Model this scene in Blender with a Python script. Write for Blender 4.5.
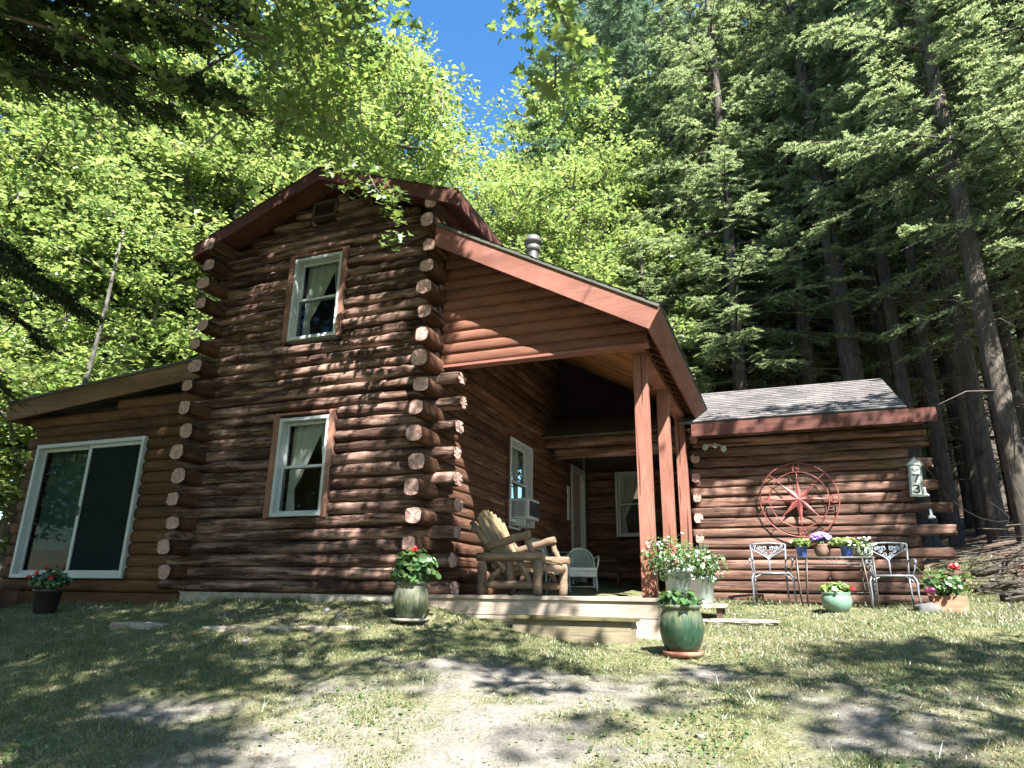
import bpy, math, random
import numpy as np
from mathutils import Vector, Matrix, noise as mnoise
R = math.radians
rng = np.random.default_rng(7)
random.seed(7)
scene = bpy.context.scene
for o in list(bpy.data.objects):
    bpy.data.objects.remove(o)
COL = scene.collection

# ------------------------------------------------------------------ camera, world, sun, exposure
cam_d = bpy.data.cameras.new('camera')
cam = bpy.data.objects.new('camera', cam_d)
COL.objects.link(cam)
scene.camera = cam
F_PX = 678.6
cam_d.sensor_fit = 'HORIZONTAL'
cam_d.sensor_width = 36.0
cam_d.lens = 36.0 * F_PX / 1024.0
cam_d.clip_start = 0.05
cam_d.clip_end = 1000.0
_p, _r, _y = R(17.0035), R(0.8248), R(21.503)
FWD = np.array([-math.sin(_y) * math.cos(_p), math.cos(_y) * math.cos(_p), math.sin(_p)])
_rt = np.array([math.cos(_y), math.sin(_y), 0.0])
_up = np.cross(_rt, FWD)
RT = _rt * math.cos(_r) + _up * math.sin(_r)
UP = -_rt * math.sin(_r) + _up * math.cos(_r)
cam.matrix_world = Matrix(((RT[0], UP[0], -FWD[0], 0), (RT[1], UP[1], -FWD[1], 0), (RT[2], UP[2], -FWD[2], 0), (0, 0, 0, 1)))

SUN = np.array([0.80, -1.0, 1.5]); SUN /= np.linalg.norm(SUN)      # towards the sun
world = bpy.data.worlds.new('World')
scene.world = world
world.use_nodes = True
wn = world.node_tree
sky = wn.nodes.new('ShaderNodeTexSky')
sky.sky_type = 'NISHITA'
sky.sun_disc = False
sky.sun_elevation = math.asin(SUN[2])
sky.sun_rotation = math.atan2(SUN[0], SUN[1])
sky.air_density = 1.0
sky.dust_density = 0.3
sky.ozone_density = 2.5
sky_hs = wn.nodes.new('ShaderNodeHueSaturation')
sky_hs.inputs['Saturation'].default_value = 1.25
wn.links.new(sky.outputs[0], sky_hs.inputs['Color'])
wn.links.new(sky_hs.outputs[0], wn.nodes['Background'].inputs[0])
wn.nodes['Background'].inputs[1].default_value = 0.068
sun_d = bpy.data.lights.new('sun', 'SUN')
sun_d.energy = 5.0
sun_d.angle = R(0.53)
sun_d.color = (1.0, 0.95, 0.87)
sun = bpy.data.objects.new('sun', sun_d)
COL.objects.link(sun)
sun.rotation_euler = Vector(SUN).to_track_quat('Z', 'Y').to_euler()
sun.location = (8, -10, 15)
vs = scene.view_settings
vs.view_transform = 'Standard'
vs.look = 'None'
vs.exposure = 2.42
vs.gamma = 1.0
vs.use_curve_mapping = False
scene.cycles.use_denoising = True
scene.cycles.max_bounces = 5
scene.cycles.diffuse_bounces = 2
scene.cycles.glossy_bounces = 3
scene.cycles.transmission_bounces = 4
scene.cycles.transparent_max_bounces = 6
scene.cycles.use_adaptive_sampling = True
scene.cycles.adaptive_threshold = 0.02

def project(P):
    P = np.atleast_2d(P)
    d = P @ FWD
    d = np.where(np.abs(d) < 1e-6, 1e-6, d)
    return 512 + F_PX * (P @ RT) / d, 384 - F_PX * (P @ UP) / d, d

# ------------------------------------------------------------------ materials
def new_mat(name):
    m = bpy.data.materials.new(name)
    m.use_nodes = True
    nt = m.node_tree
    return m, nt, nt.nodes['Principled BSDF'], nt.links

def nd(nt, t, **kw):
    n = nt.nodes.new(t)
    for k, v in kw.items():
        setattr(n, k, v)
    return n

def ramp(nt, stops, src=None):
    r = nd(nt, 'ShaderNodeValToRGB')
    cr = r.color_ramp
    while len(cr.elements) < len(stops):
        cr.elements.new(0.5)
    for e, (p, c) in zip(cr.elements, stops):
        e.position = p
        e.color = (*c, 1) if len(c) == 3 else c
    if src is not None:
        nt.links.new(src, r.inputs[0])
    return r

def noise_tex(nt, scale=(1, 1, 1), sc=5.0, detail=4.0, rough=0.6, coord='Object', rot=(0, 0, 0)):
    g = nd(nt, 'ShaderNodeTexCoord')
    mp = nd(nt, 'ShaderNodeMapping')
    mp.inputs['Scale'].default_value = scale
    mp.inputs['Rotation'].default_value = rot
    nt.links.new(g.outputs[coord], mp.inputs[0])
    n = nd(nt, 'ShaderNodeTexNoise')
    n.inputs['Scale'].default_value = sc
    n.inputs['Detail'].default_value = detail
    n.inputs['Roughness'].default_value = rough
    nt.links.new(mp.outputs[0], n.inputs[0])
    return n

def mix_col(nt, a, b, fac, mode='MIX'):
    m = nd(nt, 'ShaderNodeMix', data_type='RGBA', blend_type=mode)
    for sock, v in ((m.inputs[0], fac), (m.inputs[6], a), (m.inputs[7], b)):
        if isinstance(v, (int, float)):
            sock.default_value = v
        elif isinstance(v, tuple):
            sock.default_value = (*v, 1)
        else:
            nt.links.new(v, sock)
    return m.outputs[2]

def island_value(nt, lo, hi):
    g = nd(nt, 'ShaderNodeNewGeometry')
    mr = nd(nt, 'ShaderNodeMapRange')
    mr.inputs[3].default_value = lo
    mr.inputs[4].default_value = hi
    nt.links.new(g.outputs['Random Per Island'], mr.inputs[0])
    return mr.outputs[0]

def bump(nt, src, strength, dist=0.01):
    b = nd(nt, 'ShaderNodeBump')
    b.inputs['Strength'].default_value = strength
    b.inputs['Distance'].default_value = dist
    nt.links.new(src, b.inputs['Height'])
    return b.outputs[0]

def plain(name, col, rough=0.5, metal=0.0, var=0.12, nscale=9.0, bumpk=0.0):
    m, nt, b, L = new_mat(name)
    n = noise_tex(nt, sc=nscale)
    c0 = tuple(max(0, c * (1 - var)) for c in col)
    c1 = tuple(min(1, c * (1 + var)) for c in col)
    r = ramp(nt, [(0.3, c0), (0.7, c1)], n.outputs[0])
    L.new(r.outputs[0], b.inputs['Base Color'])
    b.inputs['Roughness'].default_value = rough
    b.inputs['Metallic'].default_value = metal
    if bumpk:
        L.new(bump(nt, n.outputs[0], bumpk), b.inputs['Normal'])
    return m

def wood(name, dark, mid, light, axis='X', rough=0.7, lo=0.7, hi=1.25, weather=None, wamt=(0.55, 0.72), bumpk=0.5, fine=60.0, knots=True, checks=False):
    """stained or weathered wood with grain along one axis"""
    m, nt, b, L = new_mat(name)
    s = {'X': (0.055, 1, 1), 'Y': (1, 0.055, 1), 'Z': (1, 1, 0.055)}[axis]
    g = noise_tex(nt, scale=s, sc=fine, detail=5, rough=0.65)
    big = noise_tex(nt, scale=tuple(max(q, 0.3) for q in s), sc=3.2, detail=4)
    r = ramp(nt, [(0.28, dark), (0.5, mid), (0.75, light)], g.outputs[0])
    col = r.outputs[0]
    rb = ramp(nt, [(0.3, (0.62, 0.6, 0.58)), (0.7, (1.25, 1.22, 1.2))], big.outputs[0])
    col = mix_col(nt, col, rb.outputs[0], 1.0, 'MULTIPLY')
    if weather:
        w = noise_tex(nt, scale=tuple(max(q, 0.1) for q in s), sc=9.0, detail=6, rough=0.7)
        wr = ramp(nt, [(wamt[0], (0, 0, 0)), (wamt[1], (1, 1, 1))], w.outputs[0])
        col = mix_col(nt, col, weather, wr.outputs[0])
    if knots:
        v = nd(nt, 'ShaderNodeTexVoronoi')
        tc = nd(nt, 'ShaderNodeTexCoord')
        mp = nd(nt, 'ShaderNodeMapping')
        mp.inputs['Scale'].default_value = {'X': (0.5, 1, 1), 'Y': (1, 0.5, 1), 'Z': (1, 1, 0.5)}[axis]
        L.new(tc.outputs['Object'], mp.inputs[0])
        L.new(mp.outputs[0], v.inputs[0])
        v.inputs['Scale'].default_value = 3.0
        kr = ramp(nt, [(0.05, (0.45, 0.4, 0.36)), (0.11, (1, 1, 1))], v.outputs['Distance'])
        col = mix_col(nt, col, kr.outputs[0], 1.0, 'MULTIPLY')
    if checks:          # long drying cracks along the grain
        ck = noise_tex(nt, scale={'X': (0.03, 1, 1), 'Y': (1, 0.03, 1), 'Z': (1, 1, 0.03)}[axis], sc=26, detail=2, rough=0.4)
        cr_ = ramp(nt, [(0.655, (1, 1, 1)), (0.685, (0.25, 0.22, 0.2))], ck.outputs[0])
        col = mix_col(nt, col, cr_.outputs[0], 1.0, 'MULTIPLY')
    iv = island_value(nt, lo, hi)
    hs = nd(nt, 'ShaderNodeHueSaturation')
    L.new(iv, hs.inputs['Value'])
    L.new(col, hs.inputs['Color'])
    L.new(hs.outputs[0], b.inputs['Base Color'])
    b.inputs['Roughness'].default_value = min(.95, rough + .12)
    b.inputs['Specular IOR Level'].default_value = 0.22
    L.new(bump(nt, g.outputs[0], bumpk, 0.006), b.inputs['Normal'])
    return m

def leaf_mat(name, col, trans, lo=0.7, hi=1.3, hue=0.02, tf=0.45, gloss=0.06):
    m = bpy.data.materials.new(name)
    m.use_nodes = True
    nt = m.node_tree
    L = nt.links
    nt.nodes.clear()
    out = nd(nt, 'ShaderNodeOutputMaterial')
    g = nd(nt, 'ShaderNodeNewGeometry')
    mv = nd(nt, 'ShaderNodeMapRange')
    mv.inputs[3].default_value = lo
    mv.inputs[4].default_value = hi
    L.new(g.outputs['Random Per Island'], mv.inputs[0])
    wn_ = nd(nt, 'ShaderNodeTexWhiteNoise', noise_dimensions='1D')
    L.new(g.outputs['Random Per Island'], wn_.inputs['W'])
    mh = nd(nt, 'ShaderNodeMapRange')
    mh.inputs[3].default_value = 0.5 - hue
    mh.inputs[4].default_value = 0.5 + hue
    L.new(wn_.outputs['Value'], mh.inputs[0])
    def hsv(c):
        h = nd(nt, 'ShaderNodeHueSaturation')
        h.inputs['Color'].default_value = (*c, 1)
        L.new(mv.outputs[0], h.inputs['Value'])
        L.new(mh.outputs[0], h.inputs['Hue'])
        return h.outputs[0]
    d = nd(nt, 'ShaderNodeBsdfDiffuse')
    t = nd(nt, 'ShaderNodeBsdfTranslucent')
    L.new(hsv(col), d.inputs[0])
    L.new(hsv(trans), t.inputs[0])
    mx = nd(nt, 'ShaderNodeMixShader')
    mx.inputs[0].default_value = tf
    L.new(d.outputs[0], mx.inputs[1])
    L.new(t.outputs[0], mx.inputs[2])
    gl = nd(nt, 'ShaderNodeBsdfGlossy')
    gl.inputs['Roughness'].default_value = 0.38
    gl.inputs[0].default_value = (0.8, 0.9, 0.85, 1)
    m2 = nd(nt, 'ShaderNodeMixShader')
    m2.inputs[0].default_value = gloss
    L.new(mx.outputs[0], m2.inputs[1])
    L.new(gl.outputs[0], m2.inputs[2])
    L.new(m2.outputs[0], out.inputs[0])
    return m

def glass_mat(name, tint=(0.75, 0.82, 0.8), refl=0.12, dark=0.75, k=1.0):
    """thin window pane: sharp reflection over a tinted see-through sheet"""
    m = bpy.data.materials.new(name)
    m.use_nodes = True
    nt = m.node_tree
    L = nt.links
    nt.nodes.clear()
    out = nd(nt, 'ShaderNodeOutputMaterial')
    tr = nd(nt, 'ShaderNodeBsdfTransparent')
    tr.inputs[0].default_value = (*[c * dark for c in tint], 1)
    gl = nd(nt, 'ShaderNodeBsdfGlossy')
    gl.inputs['Roughness'].default_value = 0.015
    fr = nd(nt, 'ShaderNodeFresnel')
    fr.inputs[0].default_value = 1.5
    ad = nd(nt, 'ShaderNodeMath', operation='ADD')
    ad.inputs[1].default_value = refl
    L.new(fr.outputs[0], ad.inputs[0])
    mx = nd(nt, 'ShaderNodeMixShader')
    ml = nd(nt, 'ShaderNodeMath', operation='MULTIPLY')
    ml.inputs[1].default_value = k
    L.new(ad.outputs[0], ml.inputs[0])
    L.new(ml.outputs[0], mx.inputs[0])
    L.new(tr.outputs[0], mx.inputs[1])
    L.new(gl.outputs[0], mx.inputs[2])
    L.new(mx.outputs[0], out.inputs[0])
    return m

M = {}
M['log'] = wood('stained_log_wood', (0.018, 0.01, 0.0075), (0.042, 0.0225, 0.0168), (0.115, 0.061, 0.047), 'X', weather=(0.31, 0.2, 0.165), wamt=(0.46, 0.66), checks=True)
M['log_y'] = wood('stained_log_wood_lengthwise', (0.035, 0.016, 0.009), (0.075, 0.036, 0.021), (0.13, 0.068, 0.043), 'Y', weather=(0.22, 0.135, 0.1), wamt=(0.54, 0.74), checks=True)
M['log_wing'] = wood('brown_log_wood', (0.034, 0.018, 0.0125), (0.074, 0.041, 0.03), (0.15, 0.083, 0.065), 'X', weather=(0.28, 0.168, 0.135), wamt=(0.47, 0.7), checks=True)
M['log_sun'] = wood('tan_brown_log_wood', (0.043, 0.02, 0.0085), (0.092, 0.045, 0.02), (0.15, 0.08, 0.04), 'X', weather=(0.17, 0.095, 0.055), wamt=(0.58, 0.78))
M['log_end'] = plain('log_end_grain', (0.33, 0.21, 0.18), 0.85, var=0.45, nscale=24, bumpk=0.5)
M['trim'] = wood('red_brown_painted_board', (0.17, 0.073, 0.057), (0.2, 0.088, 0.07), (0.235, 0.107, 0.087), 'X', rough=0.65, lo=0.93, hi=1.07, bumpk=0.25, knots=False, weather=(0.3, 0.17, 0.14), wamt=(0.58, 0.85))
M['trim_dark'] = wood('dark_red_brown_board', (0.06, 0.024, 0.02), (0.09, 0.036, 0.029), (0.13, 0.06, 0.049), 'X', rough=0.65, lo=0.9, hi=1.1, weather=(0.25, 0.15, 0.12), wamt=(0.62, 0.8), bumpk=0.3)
M['trim_y'] = wood('red_brown_painted_eave_board', (0.16, 0.07, 0.048), (0.19, 0.083, 0.058), (0.22, 0.098, 0.07), 'Y', rough=0.6, lo=0.95, hi=1.05, bumpk=0.12, knots=False)
M['post'] = wood('red_brown_stained_post', (0.17, 0.075, 0.055), (0.215, 0.097, 0.073), (0.28, 0.137, 0.107), 'Z', rough=0.75, lo=0.92, hi=1.08, bumpk=0.5, fine=90, weather=(0.14, 0.07, 0.055), wamt=(0.58, 0.8), checks=True)
M['siding'] = wood('red_brown_siding', (0.125, 0.053, 0.035), (0.16, 0.07, 0.048), (0.195, 0.088, 0.063), 'X', rough=0.6, lo=0.85, hi=1.12, bumpk=0.25, knots=True, weather=(0.12, 0.055, 0.04), wamt=(0.58, 0.85))
M['ceil'] = wood('warm_ceiling_board', (0.3, 0.14, 0.06), (0.38, 0.18, 0.08), (0.46, 0.24, 0.11), 'X', rough=0.5, lo=0.82, hi=1.15, bumpk=0.2)
M['fascia_tan'] = wood('tan_weathered_fascia', (0.1, 0.06, 0.028), (0.15, 0.09, 0.045), (0.2, 0.125, 0.07), 'X', weather=(0.22, 0.16, 0.11), lo=0.95, hi=1.05, bumpk=0.25)
M['deck'] = wood('bleached_deck_wood', (0.27, 0.225, 0.19), (0.36, 0.305, 0.26), (0.44, 0.385, 0.335), 'X', lo=0.85, hi=1.1, weather=(0.38, 0.25, 0.21), wamt=(0.55, 0.75), bumpk=0.3)
M['deck_floor'] = wood('grey_deck_board', (0.3, 0.26, 0.22), (0.4, 0.35, 0.3), (0.48, 0.42, 0.37), 'Y', lo=0.82, hi=1.12, bumpk=0.3)
M['step'] = wood('mossy_yellow_step_wood', (0.1, 0.087, 0.058), (0.15, 0.132, 0.092), (0.21, 0.187, 0.14), 'X', lo=0.9, hi=1.1, weather=(0.2, 0.2, 0.09), wamt=(0.55, 0.75))
M['step_top'] = wood('mossy_tread_wood', (0.07, 0.066, 0.035), (0.11, 0.1, 0.055), (0.16, 0.145, 0.085), 'X')
M['old_wood'] = wood('dark_old_step_wood', (0.05, 0.033, 0.025), (0.08, 0.052, 0.04), (0.12, 0.08, 0.06), 'X')
M['chairlog'] = wood('peeled_log_wood', (0.1, 0.071, 0.05), (0.145, 0.106, 0.077), (0.21, 0.16, 0.12), 'X', lo=0.85, hi=1.15, bumpk=0.35)
M['slat'] = wood('greyed_slat_wood', (0.13, 0.1, 0.06), (0.2, 0.155, 0.095), (0.27, 0.21, 0.135), 'Z', lo=0.8, hi=1.15, bumpk=0.4)
M['chink'] = plain('dark_gap_backing', (0.018, 0.011, 0.008), 0.95)
M['white'] = plain('white_vinyl', (0.38, 0.42, 0.43), 0.42, var=0.06)
M['casing'] = wood('brown_window_casing', (0.14, 0.07, 0.05), (0.2, 0.105, 0.08), (0.27, 0.15, 0.115), 'Z', lo=0.9, hi=1.1, weather=(0.3, 0.2, 0.16), wamt=(0.55, 0.75))
M['glass'] = glass_mat('window_glass', refl=0.02, dark=0.8, k=.5)
M['glass_dark'] = glass_mat('patio_door_glass', tint=(0.5, 0.6, 0.58), refl=0.0, dark=0.8, k=.4)
M['curtain'] = plain('off_white_curtain', (0.66, 0.67, 0.63), 0.9, var=0.1)
M['blind'] = plain('dark_green_roller_blind', (0.13, 0.2, 0.17), 0.85, var=0.2, nscale=3)
M['screen'] = plain('dark_screen_mesh', (0.009, 0.015, 0.015), 1.0, var=0.12, nscale=2)
M['screen'].node_tree.nodes['Principled BSDF'].inputs['Specular IOR Level'].default_value = 0.1
M['interior'] = plain('dim_interior_wall', (0.09, 0.07, 0.055), 0.9)
M['concrete'] = plain('grey_concrete', (0.3, 0.28, 0.25), 0.9, var=0.3, nscale=12, bumpk=0.4)
M['metal_dk'] = plain('dull_grey_metal', (0.13, 0.13, 0.125), 0.5, 0.5)
M['drip'] = plain('dark_drip_edge', (0.07, 0.075, 0.065), 0.55, 0.1)
M['louver'] = plain('weathered_vent', (0.06, 0.045, 0.04), 0.7)
M['door'] = plain('tan_grey_door_paint', (0.3, 0.26, 0.21), 0.5)

def shingle(name, dark, light, lo, hi):
    m, nt, b, L = new_mat(name)
    n = noise_tex(nt, sc=90, detail=3)
    n2 = noise_tex(nt, sc=2.2, detail=4)
    r = ramp(nt, [(0.3, dark), (0.7, light)], n.outputs[0])
    r2 = ramp(nt, [(0.35, (0.7, 0.7, 0.7)), (0.65, (1.15, 1.12, 1.1))], n2.outputs[0])
    c = mix_col(nt, r.outputs[0], r2.outputs[0], 1.0, 'MULTIPLY')
    hs = nd(nt, 'ShaderNodeHueSaturation')
    L.new(island_value(nt, lo, hi), hs.inputs['Value'])
    L.new(c, hs.inputs['Color'])
    L.new(hs.outputs[0], b.inputs['Base Color'])
    b.inputs['Roughness'].default_value = 0.9
    L.new(bump(nt, n.outputs[0], 0.6, 0.004), b.inputs['Normal'])
    return m
M['shingle'] = shingle('grey_asphalt_shingle', (0.075, 0.07, 0.074), (0.15, 0.14, 0.142), 0.72, 1.22)
M['shingle_dk'] = shingle('dark_asphalt_shingle', (0.05, 0.05, 0.05), (0.1, 0.1, 0.095), 0.8, 1.2)

def bark(name, dark, light):
    m, nt, b, L = new_mat(name)
    n = noise_tex(nt, scale=(1, 1, 0.22), sc=16, detail=6, rough=0.7)
    n2 = noise_tex(nt, scale=(1, 1, 0.6), sc=2.5, detail=4)
    r = ramp(nt, [(0.35, dark), (0.68, light)], n.outputs[0])
    r2 = ramp(nt, [(0.35, (0.7, 0.72, 0.68)), (0.7, (1.2, 1.2, 1.15))], n2.outputs[0])
    L.new(mix_col(nt, r.outputs[0], r2.outputs[0], 1.0, 'MULTIPLY'), b.inputs['Base Color'])
    b.inputs['Roughness'].default_value = 0.95
    L.new(bump(nt, n.outputs[0], 1.0, 0.03), b.inputs['Normal'])
    return m
M['bark_hem'] = bark('hemlock_bark', (0.035, 0.028, 0.024), (0.115, 0.094, 0.082))
M['bark_map'] = bark('maple_bark', (0.07, 0.06, 0.05), (0.2, 0.18, 0.155))
M['deadwood'] = bark('grey_deadwood', (0.022, 0.018, 0.015), (0.1, 0.085, 0.072))
M['bark_pale'] = bark('pale_birch_bark', (0.07, 0.065, 0.057), (0.2, 0.19, 0.172))
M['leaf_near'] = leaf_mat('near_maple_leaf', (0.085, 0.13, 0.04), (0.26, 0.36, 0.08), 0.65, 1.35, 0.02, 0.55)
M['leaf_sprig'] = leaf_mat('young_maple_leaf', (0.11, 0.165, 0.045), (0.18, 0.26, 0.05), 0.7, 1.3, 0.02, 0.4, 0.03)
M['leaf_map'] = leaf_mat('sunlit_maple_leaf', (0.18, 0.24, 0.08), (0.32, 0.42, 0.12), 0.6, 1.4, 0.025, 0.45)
M['leaf_hem'] = leaf_mat('hemlock_needle', (0.19, 0.235, 0.135), (0.32, 0.4, 0.18), 0.5, 1.55, 0.025, 0.45)
M['leaf_pine'] = leaf_mat('white_pine_needle', (0.17, 0.24, 0.17), (0.15, 0.23, 0.12), 0.7, 1.35, 0.02, 0.3, 0.08)
M['leaf_bough'] = leaf_mat('shaded_hemlock_needle', (0.035, 0.055, 0.028), (0.03, 0.05, 0.018), 0.6, 1.4, 0.02, 0.25, 0.04)  # darker twin of the hemlock needle, with the boughs' shade in its colour
M['leaf_pot'] = leaf_mat('potted_leaf', (0.075, 0.135, 0.045), (0.12, 0.2, 0.045), 0.65, 1.4, 0.03, 0.35)
M['leaf_lime'] = leaf_mat('lime_potted_leaf', (0.16, 0.22, 0.07), (0.16, 0.24, 0.05), 0.75, 1.3, 0.02, 0.35)
M['leaf_dark'] = leaf_mat('dark_potted_leaf', (0.045, 0.1, 0.03), (0.07, 0.15, 0.03), 0.6, 1.4, 0.03, 0.3, 0.1)
M['grass'] = leaf_mat('grass_blade', (0.15, 0.17, 0.075), (0.18, 0.215, 0.075), 0.55, 1.4, 0.045, 0.35, 0.05)
M['straw'] = leaf_mat('straw_blade', (0.235, 0.218, 0.16), (0.18, 0.165, 0.1), 0.6, 1.3, 0.02, 0.25, 0.04)
M['litter'] = leaf_mat('dry_leaf_litter', (0.3, 0.22, 0.14), (0.2, 0.14, 0.08), 0.5, 1.4, 0.02, 0.15, 0.02)
M['fl_red'] = leaf_mat('red_petal', (0.62, 0.03, 0.05), (0.5, 0.03, 0.04), 0.8, 1.2, 0.015, 0.25)
M['fl_pink'] = leaf_mat('pink_petal', (0.72, 0.13, 0.36), (0.6, 0.1, 0.3), 0.8, 1.2, 0.015, 0.25)
M['fl_white'] = leaf_mat('white_petal', (0.75, 0.74, 0.8), (0.5, 0.5, 0.55), 0.85, 1.1, 0.01, 0.25)
M['fl_purple'] = leaf_mat('purple_petal', (0.33, 0.2, 0.62), (0.3, 0.18, 0.5), 0.8, 1.3, 0.015, 0.25)
M['rust'] = plain('rusty_red_metal', (0.21, 0.058, 0.052), 0.5, 0.15, var=0.3, nscale=25)
M['iron'] = plain('silvery_wrought_iron', (0.17, 0.19, 0.215), 0.36, 0.3, var=0.2)
M['iron_dk'] = plain('dark_wrought_iron', (0.1, 0.09, 0.085), 0.5, 0.4, var=0.25)
M['green_metal'] = plain('grey_green_painted_metal', (0.2, 0.25, 0.22), 0.5, 0.1)
M['pale_metal'] = plain('pale_painted_chair_frame', (0.5, 0.52, 0.5), 0.45, 0.1)
M['black'] = plain('black_plastic', (0.02, 0.022, 0.024), 0.45)
M['terracotta'] = plain('terracotta', (0.3, 0.125, 0.085), 0.8, var=0.18, nscale=14)
M['wooden_planter'] = wood('planter_wood', (0.24, 0.12, 0.08), (0.34, 0.18, 0.12), (0.42, 0.25, 0.18), 'X')
M['soil'] = plain('potting_soil', (0.04, 0.028, 0.02), 0.95, bumpk=0.5, nscale=40)
M['blue_pot'] = plain('cobalt_blue_glaze', (0.05, 0.1, 0.34), 0.2, var=0.4, nscale=8)
M['brown_pot'] = plain('brown_clay_pot', (0.17, 0.1, 0.075), 0.6)
M['black_pot'] = plain('black_pot', (0.018, 0.017, 0.017), 0.5)
M['grey_pot'] = plain('pale_grey_green_pot', (0.24, 0.29, 0.275), 0.55, var=0.12)
M['celadon'] = plain('celadon_glaze', (0.13, 0.22, 0.17), 0.25, var=0.15, nscale=10)
M['sign_white'] = plain('white_sign_face', (0.6, 0.61, 0.59), 0.5, var=0.04)
M['sign_edge'] = plain('grey_green_sign_frame', (0.17, 0.21, 0.19), 0.6)
M['porcelain'] = plain('white_porcelain', (0.7, 0.74, 0.78), 0.3)
M['stone'] = plain('grey_field_stone', (0.16, 0.155, 0.145), 0.9, var=0.35, nscale=9, bumpk=0.6)
M['rock_dk'] = plain('dark_grey_rock', (0.085, 0.085, 0.085), 0.9, var=0.35, nscale=9, bumpk=0.6)
M['paver'] = plain('tan_paving_stone', (0.25, 0.215, 0.175), 0.9, var=0.25, nscale=11, bumpk=0.4)

def glaze(name, green, drip, zmid, zspan):
    """green glazed pot with paler drips running down from the rim"""
    m, nt, b, L = new_mat(name)
    tc = nd(nt, 'ShaderNodeTexCoord')
    sp = nd(nt, 'ShaderNodeSeparateXYZ')
    L.new(tc.outputs['Object'], sp.inputs[0])
    n = noise_tex(nt, scale=(1, 1, 0.12), sc=26, detail=3)
    a = nd(nt, 'ShaderNodeMath', operation='MULTIPLY_ADD')
    a.inputs[1].default_value = zspan
    L.new(n.outputs[0], a.inputs[0])
    L.new(sp.outputs[2], a.inputs[2])
    r = ramp(nt, [(zmid - 0.05, green), (zmid + 0.05, drip)], a.outputs[0])
    n2 = noise_tex(nt, scale=(1, 1, 0.2), sc=40, detail=3)
    r2 = ramp(nt, [(0.3, (0.55, 0.6, 0.55)), (0.7, (1.3, 1.25, 1.2))], n2.outputs[0])
    L.new(mix_col(nt, r.outputs[0], r2.outputs[0], 1.0, 'MULTIPLY'), b.inputs['Base Color'])
    b.inputs['Roughness'].default_value = 0.18
    return m
M['glaze'] = glaze('green_drip_glaze', (0.02, 0.05, 0.032), (0.085, 0.1, 0.062), 0.47, 0.36)
M['glaze2'] = glaze('olive_drip_glaze', (0.04, 0.055, 0.035), (0.12, 0.125, 0.09), 0.45, 0.5)

# ------------------------------------------------------------------ object helpers
def tag(o, label=None, cat=None, group=None, kind=None):
    if label: o['label'] = label
    if cat: o['category'] = cat
    if group: o['group'] = group
    if kind: o['kind'] = kind
    return o

def link_mesh(name, me, parent=None):
    o = bpy.data.objects.new(name, me)
    COL.objects.link(o)
    if parent is not None:
        o.parent = parent
    return o

def empty(name, loc=(0, 0, 0), rz=0.0):
    o = bpy.data.objects.new(name, None)
    COL.objects.link(o)
    o.empty_display_size = 0.2
    o.location = loc
    o.rotation_euler = (0, 0, rz)
    return o

def copy_tree(o, parent=None):
    c = o.copy()
    COL.objects.link(c)
    c.parent = parent
    for ch in list(o.children):
        copy_tree(ch, c)
    return c

def np_mesh(name, V, F, mats, smooth=False, midx=None):
    """mesh from arrays; F is (n,k)"""
    V = np.asarray(V, np.float32)
    F = np.asarray(F, np.int32)
    me = bpy.data.meshes.new(name)
    n, k = F.shape
    me.vertices.add(len(V))
    me.vertices.foreach_set('co', V.ravel())
    me.loops.add(n * k)
    me.loops.foreach_set('vertex_index', F.ravel())
    me.polygons.add(n)
    me.polygons.foreach_set('loop_start', np.arange(0, n * k, k, dtype=np.int32))
    if smooth:
        me.polygons.foreach_set('use_smooth', np.ones(n, bool))
    for m in mats:
        me.materials.append(m)
    if midx is not None:
        me.polygons.foreach_set('material_index', np.asarray(midx, np.int32))
    me.update(calc_edges=True)
    me.validate()
    return me

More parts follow.
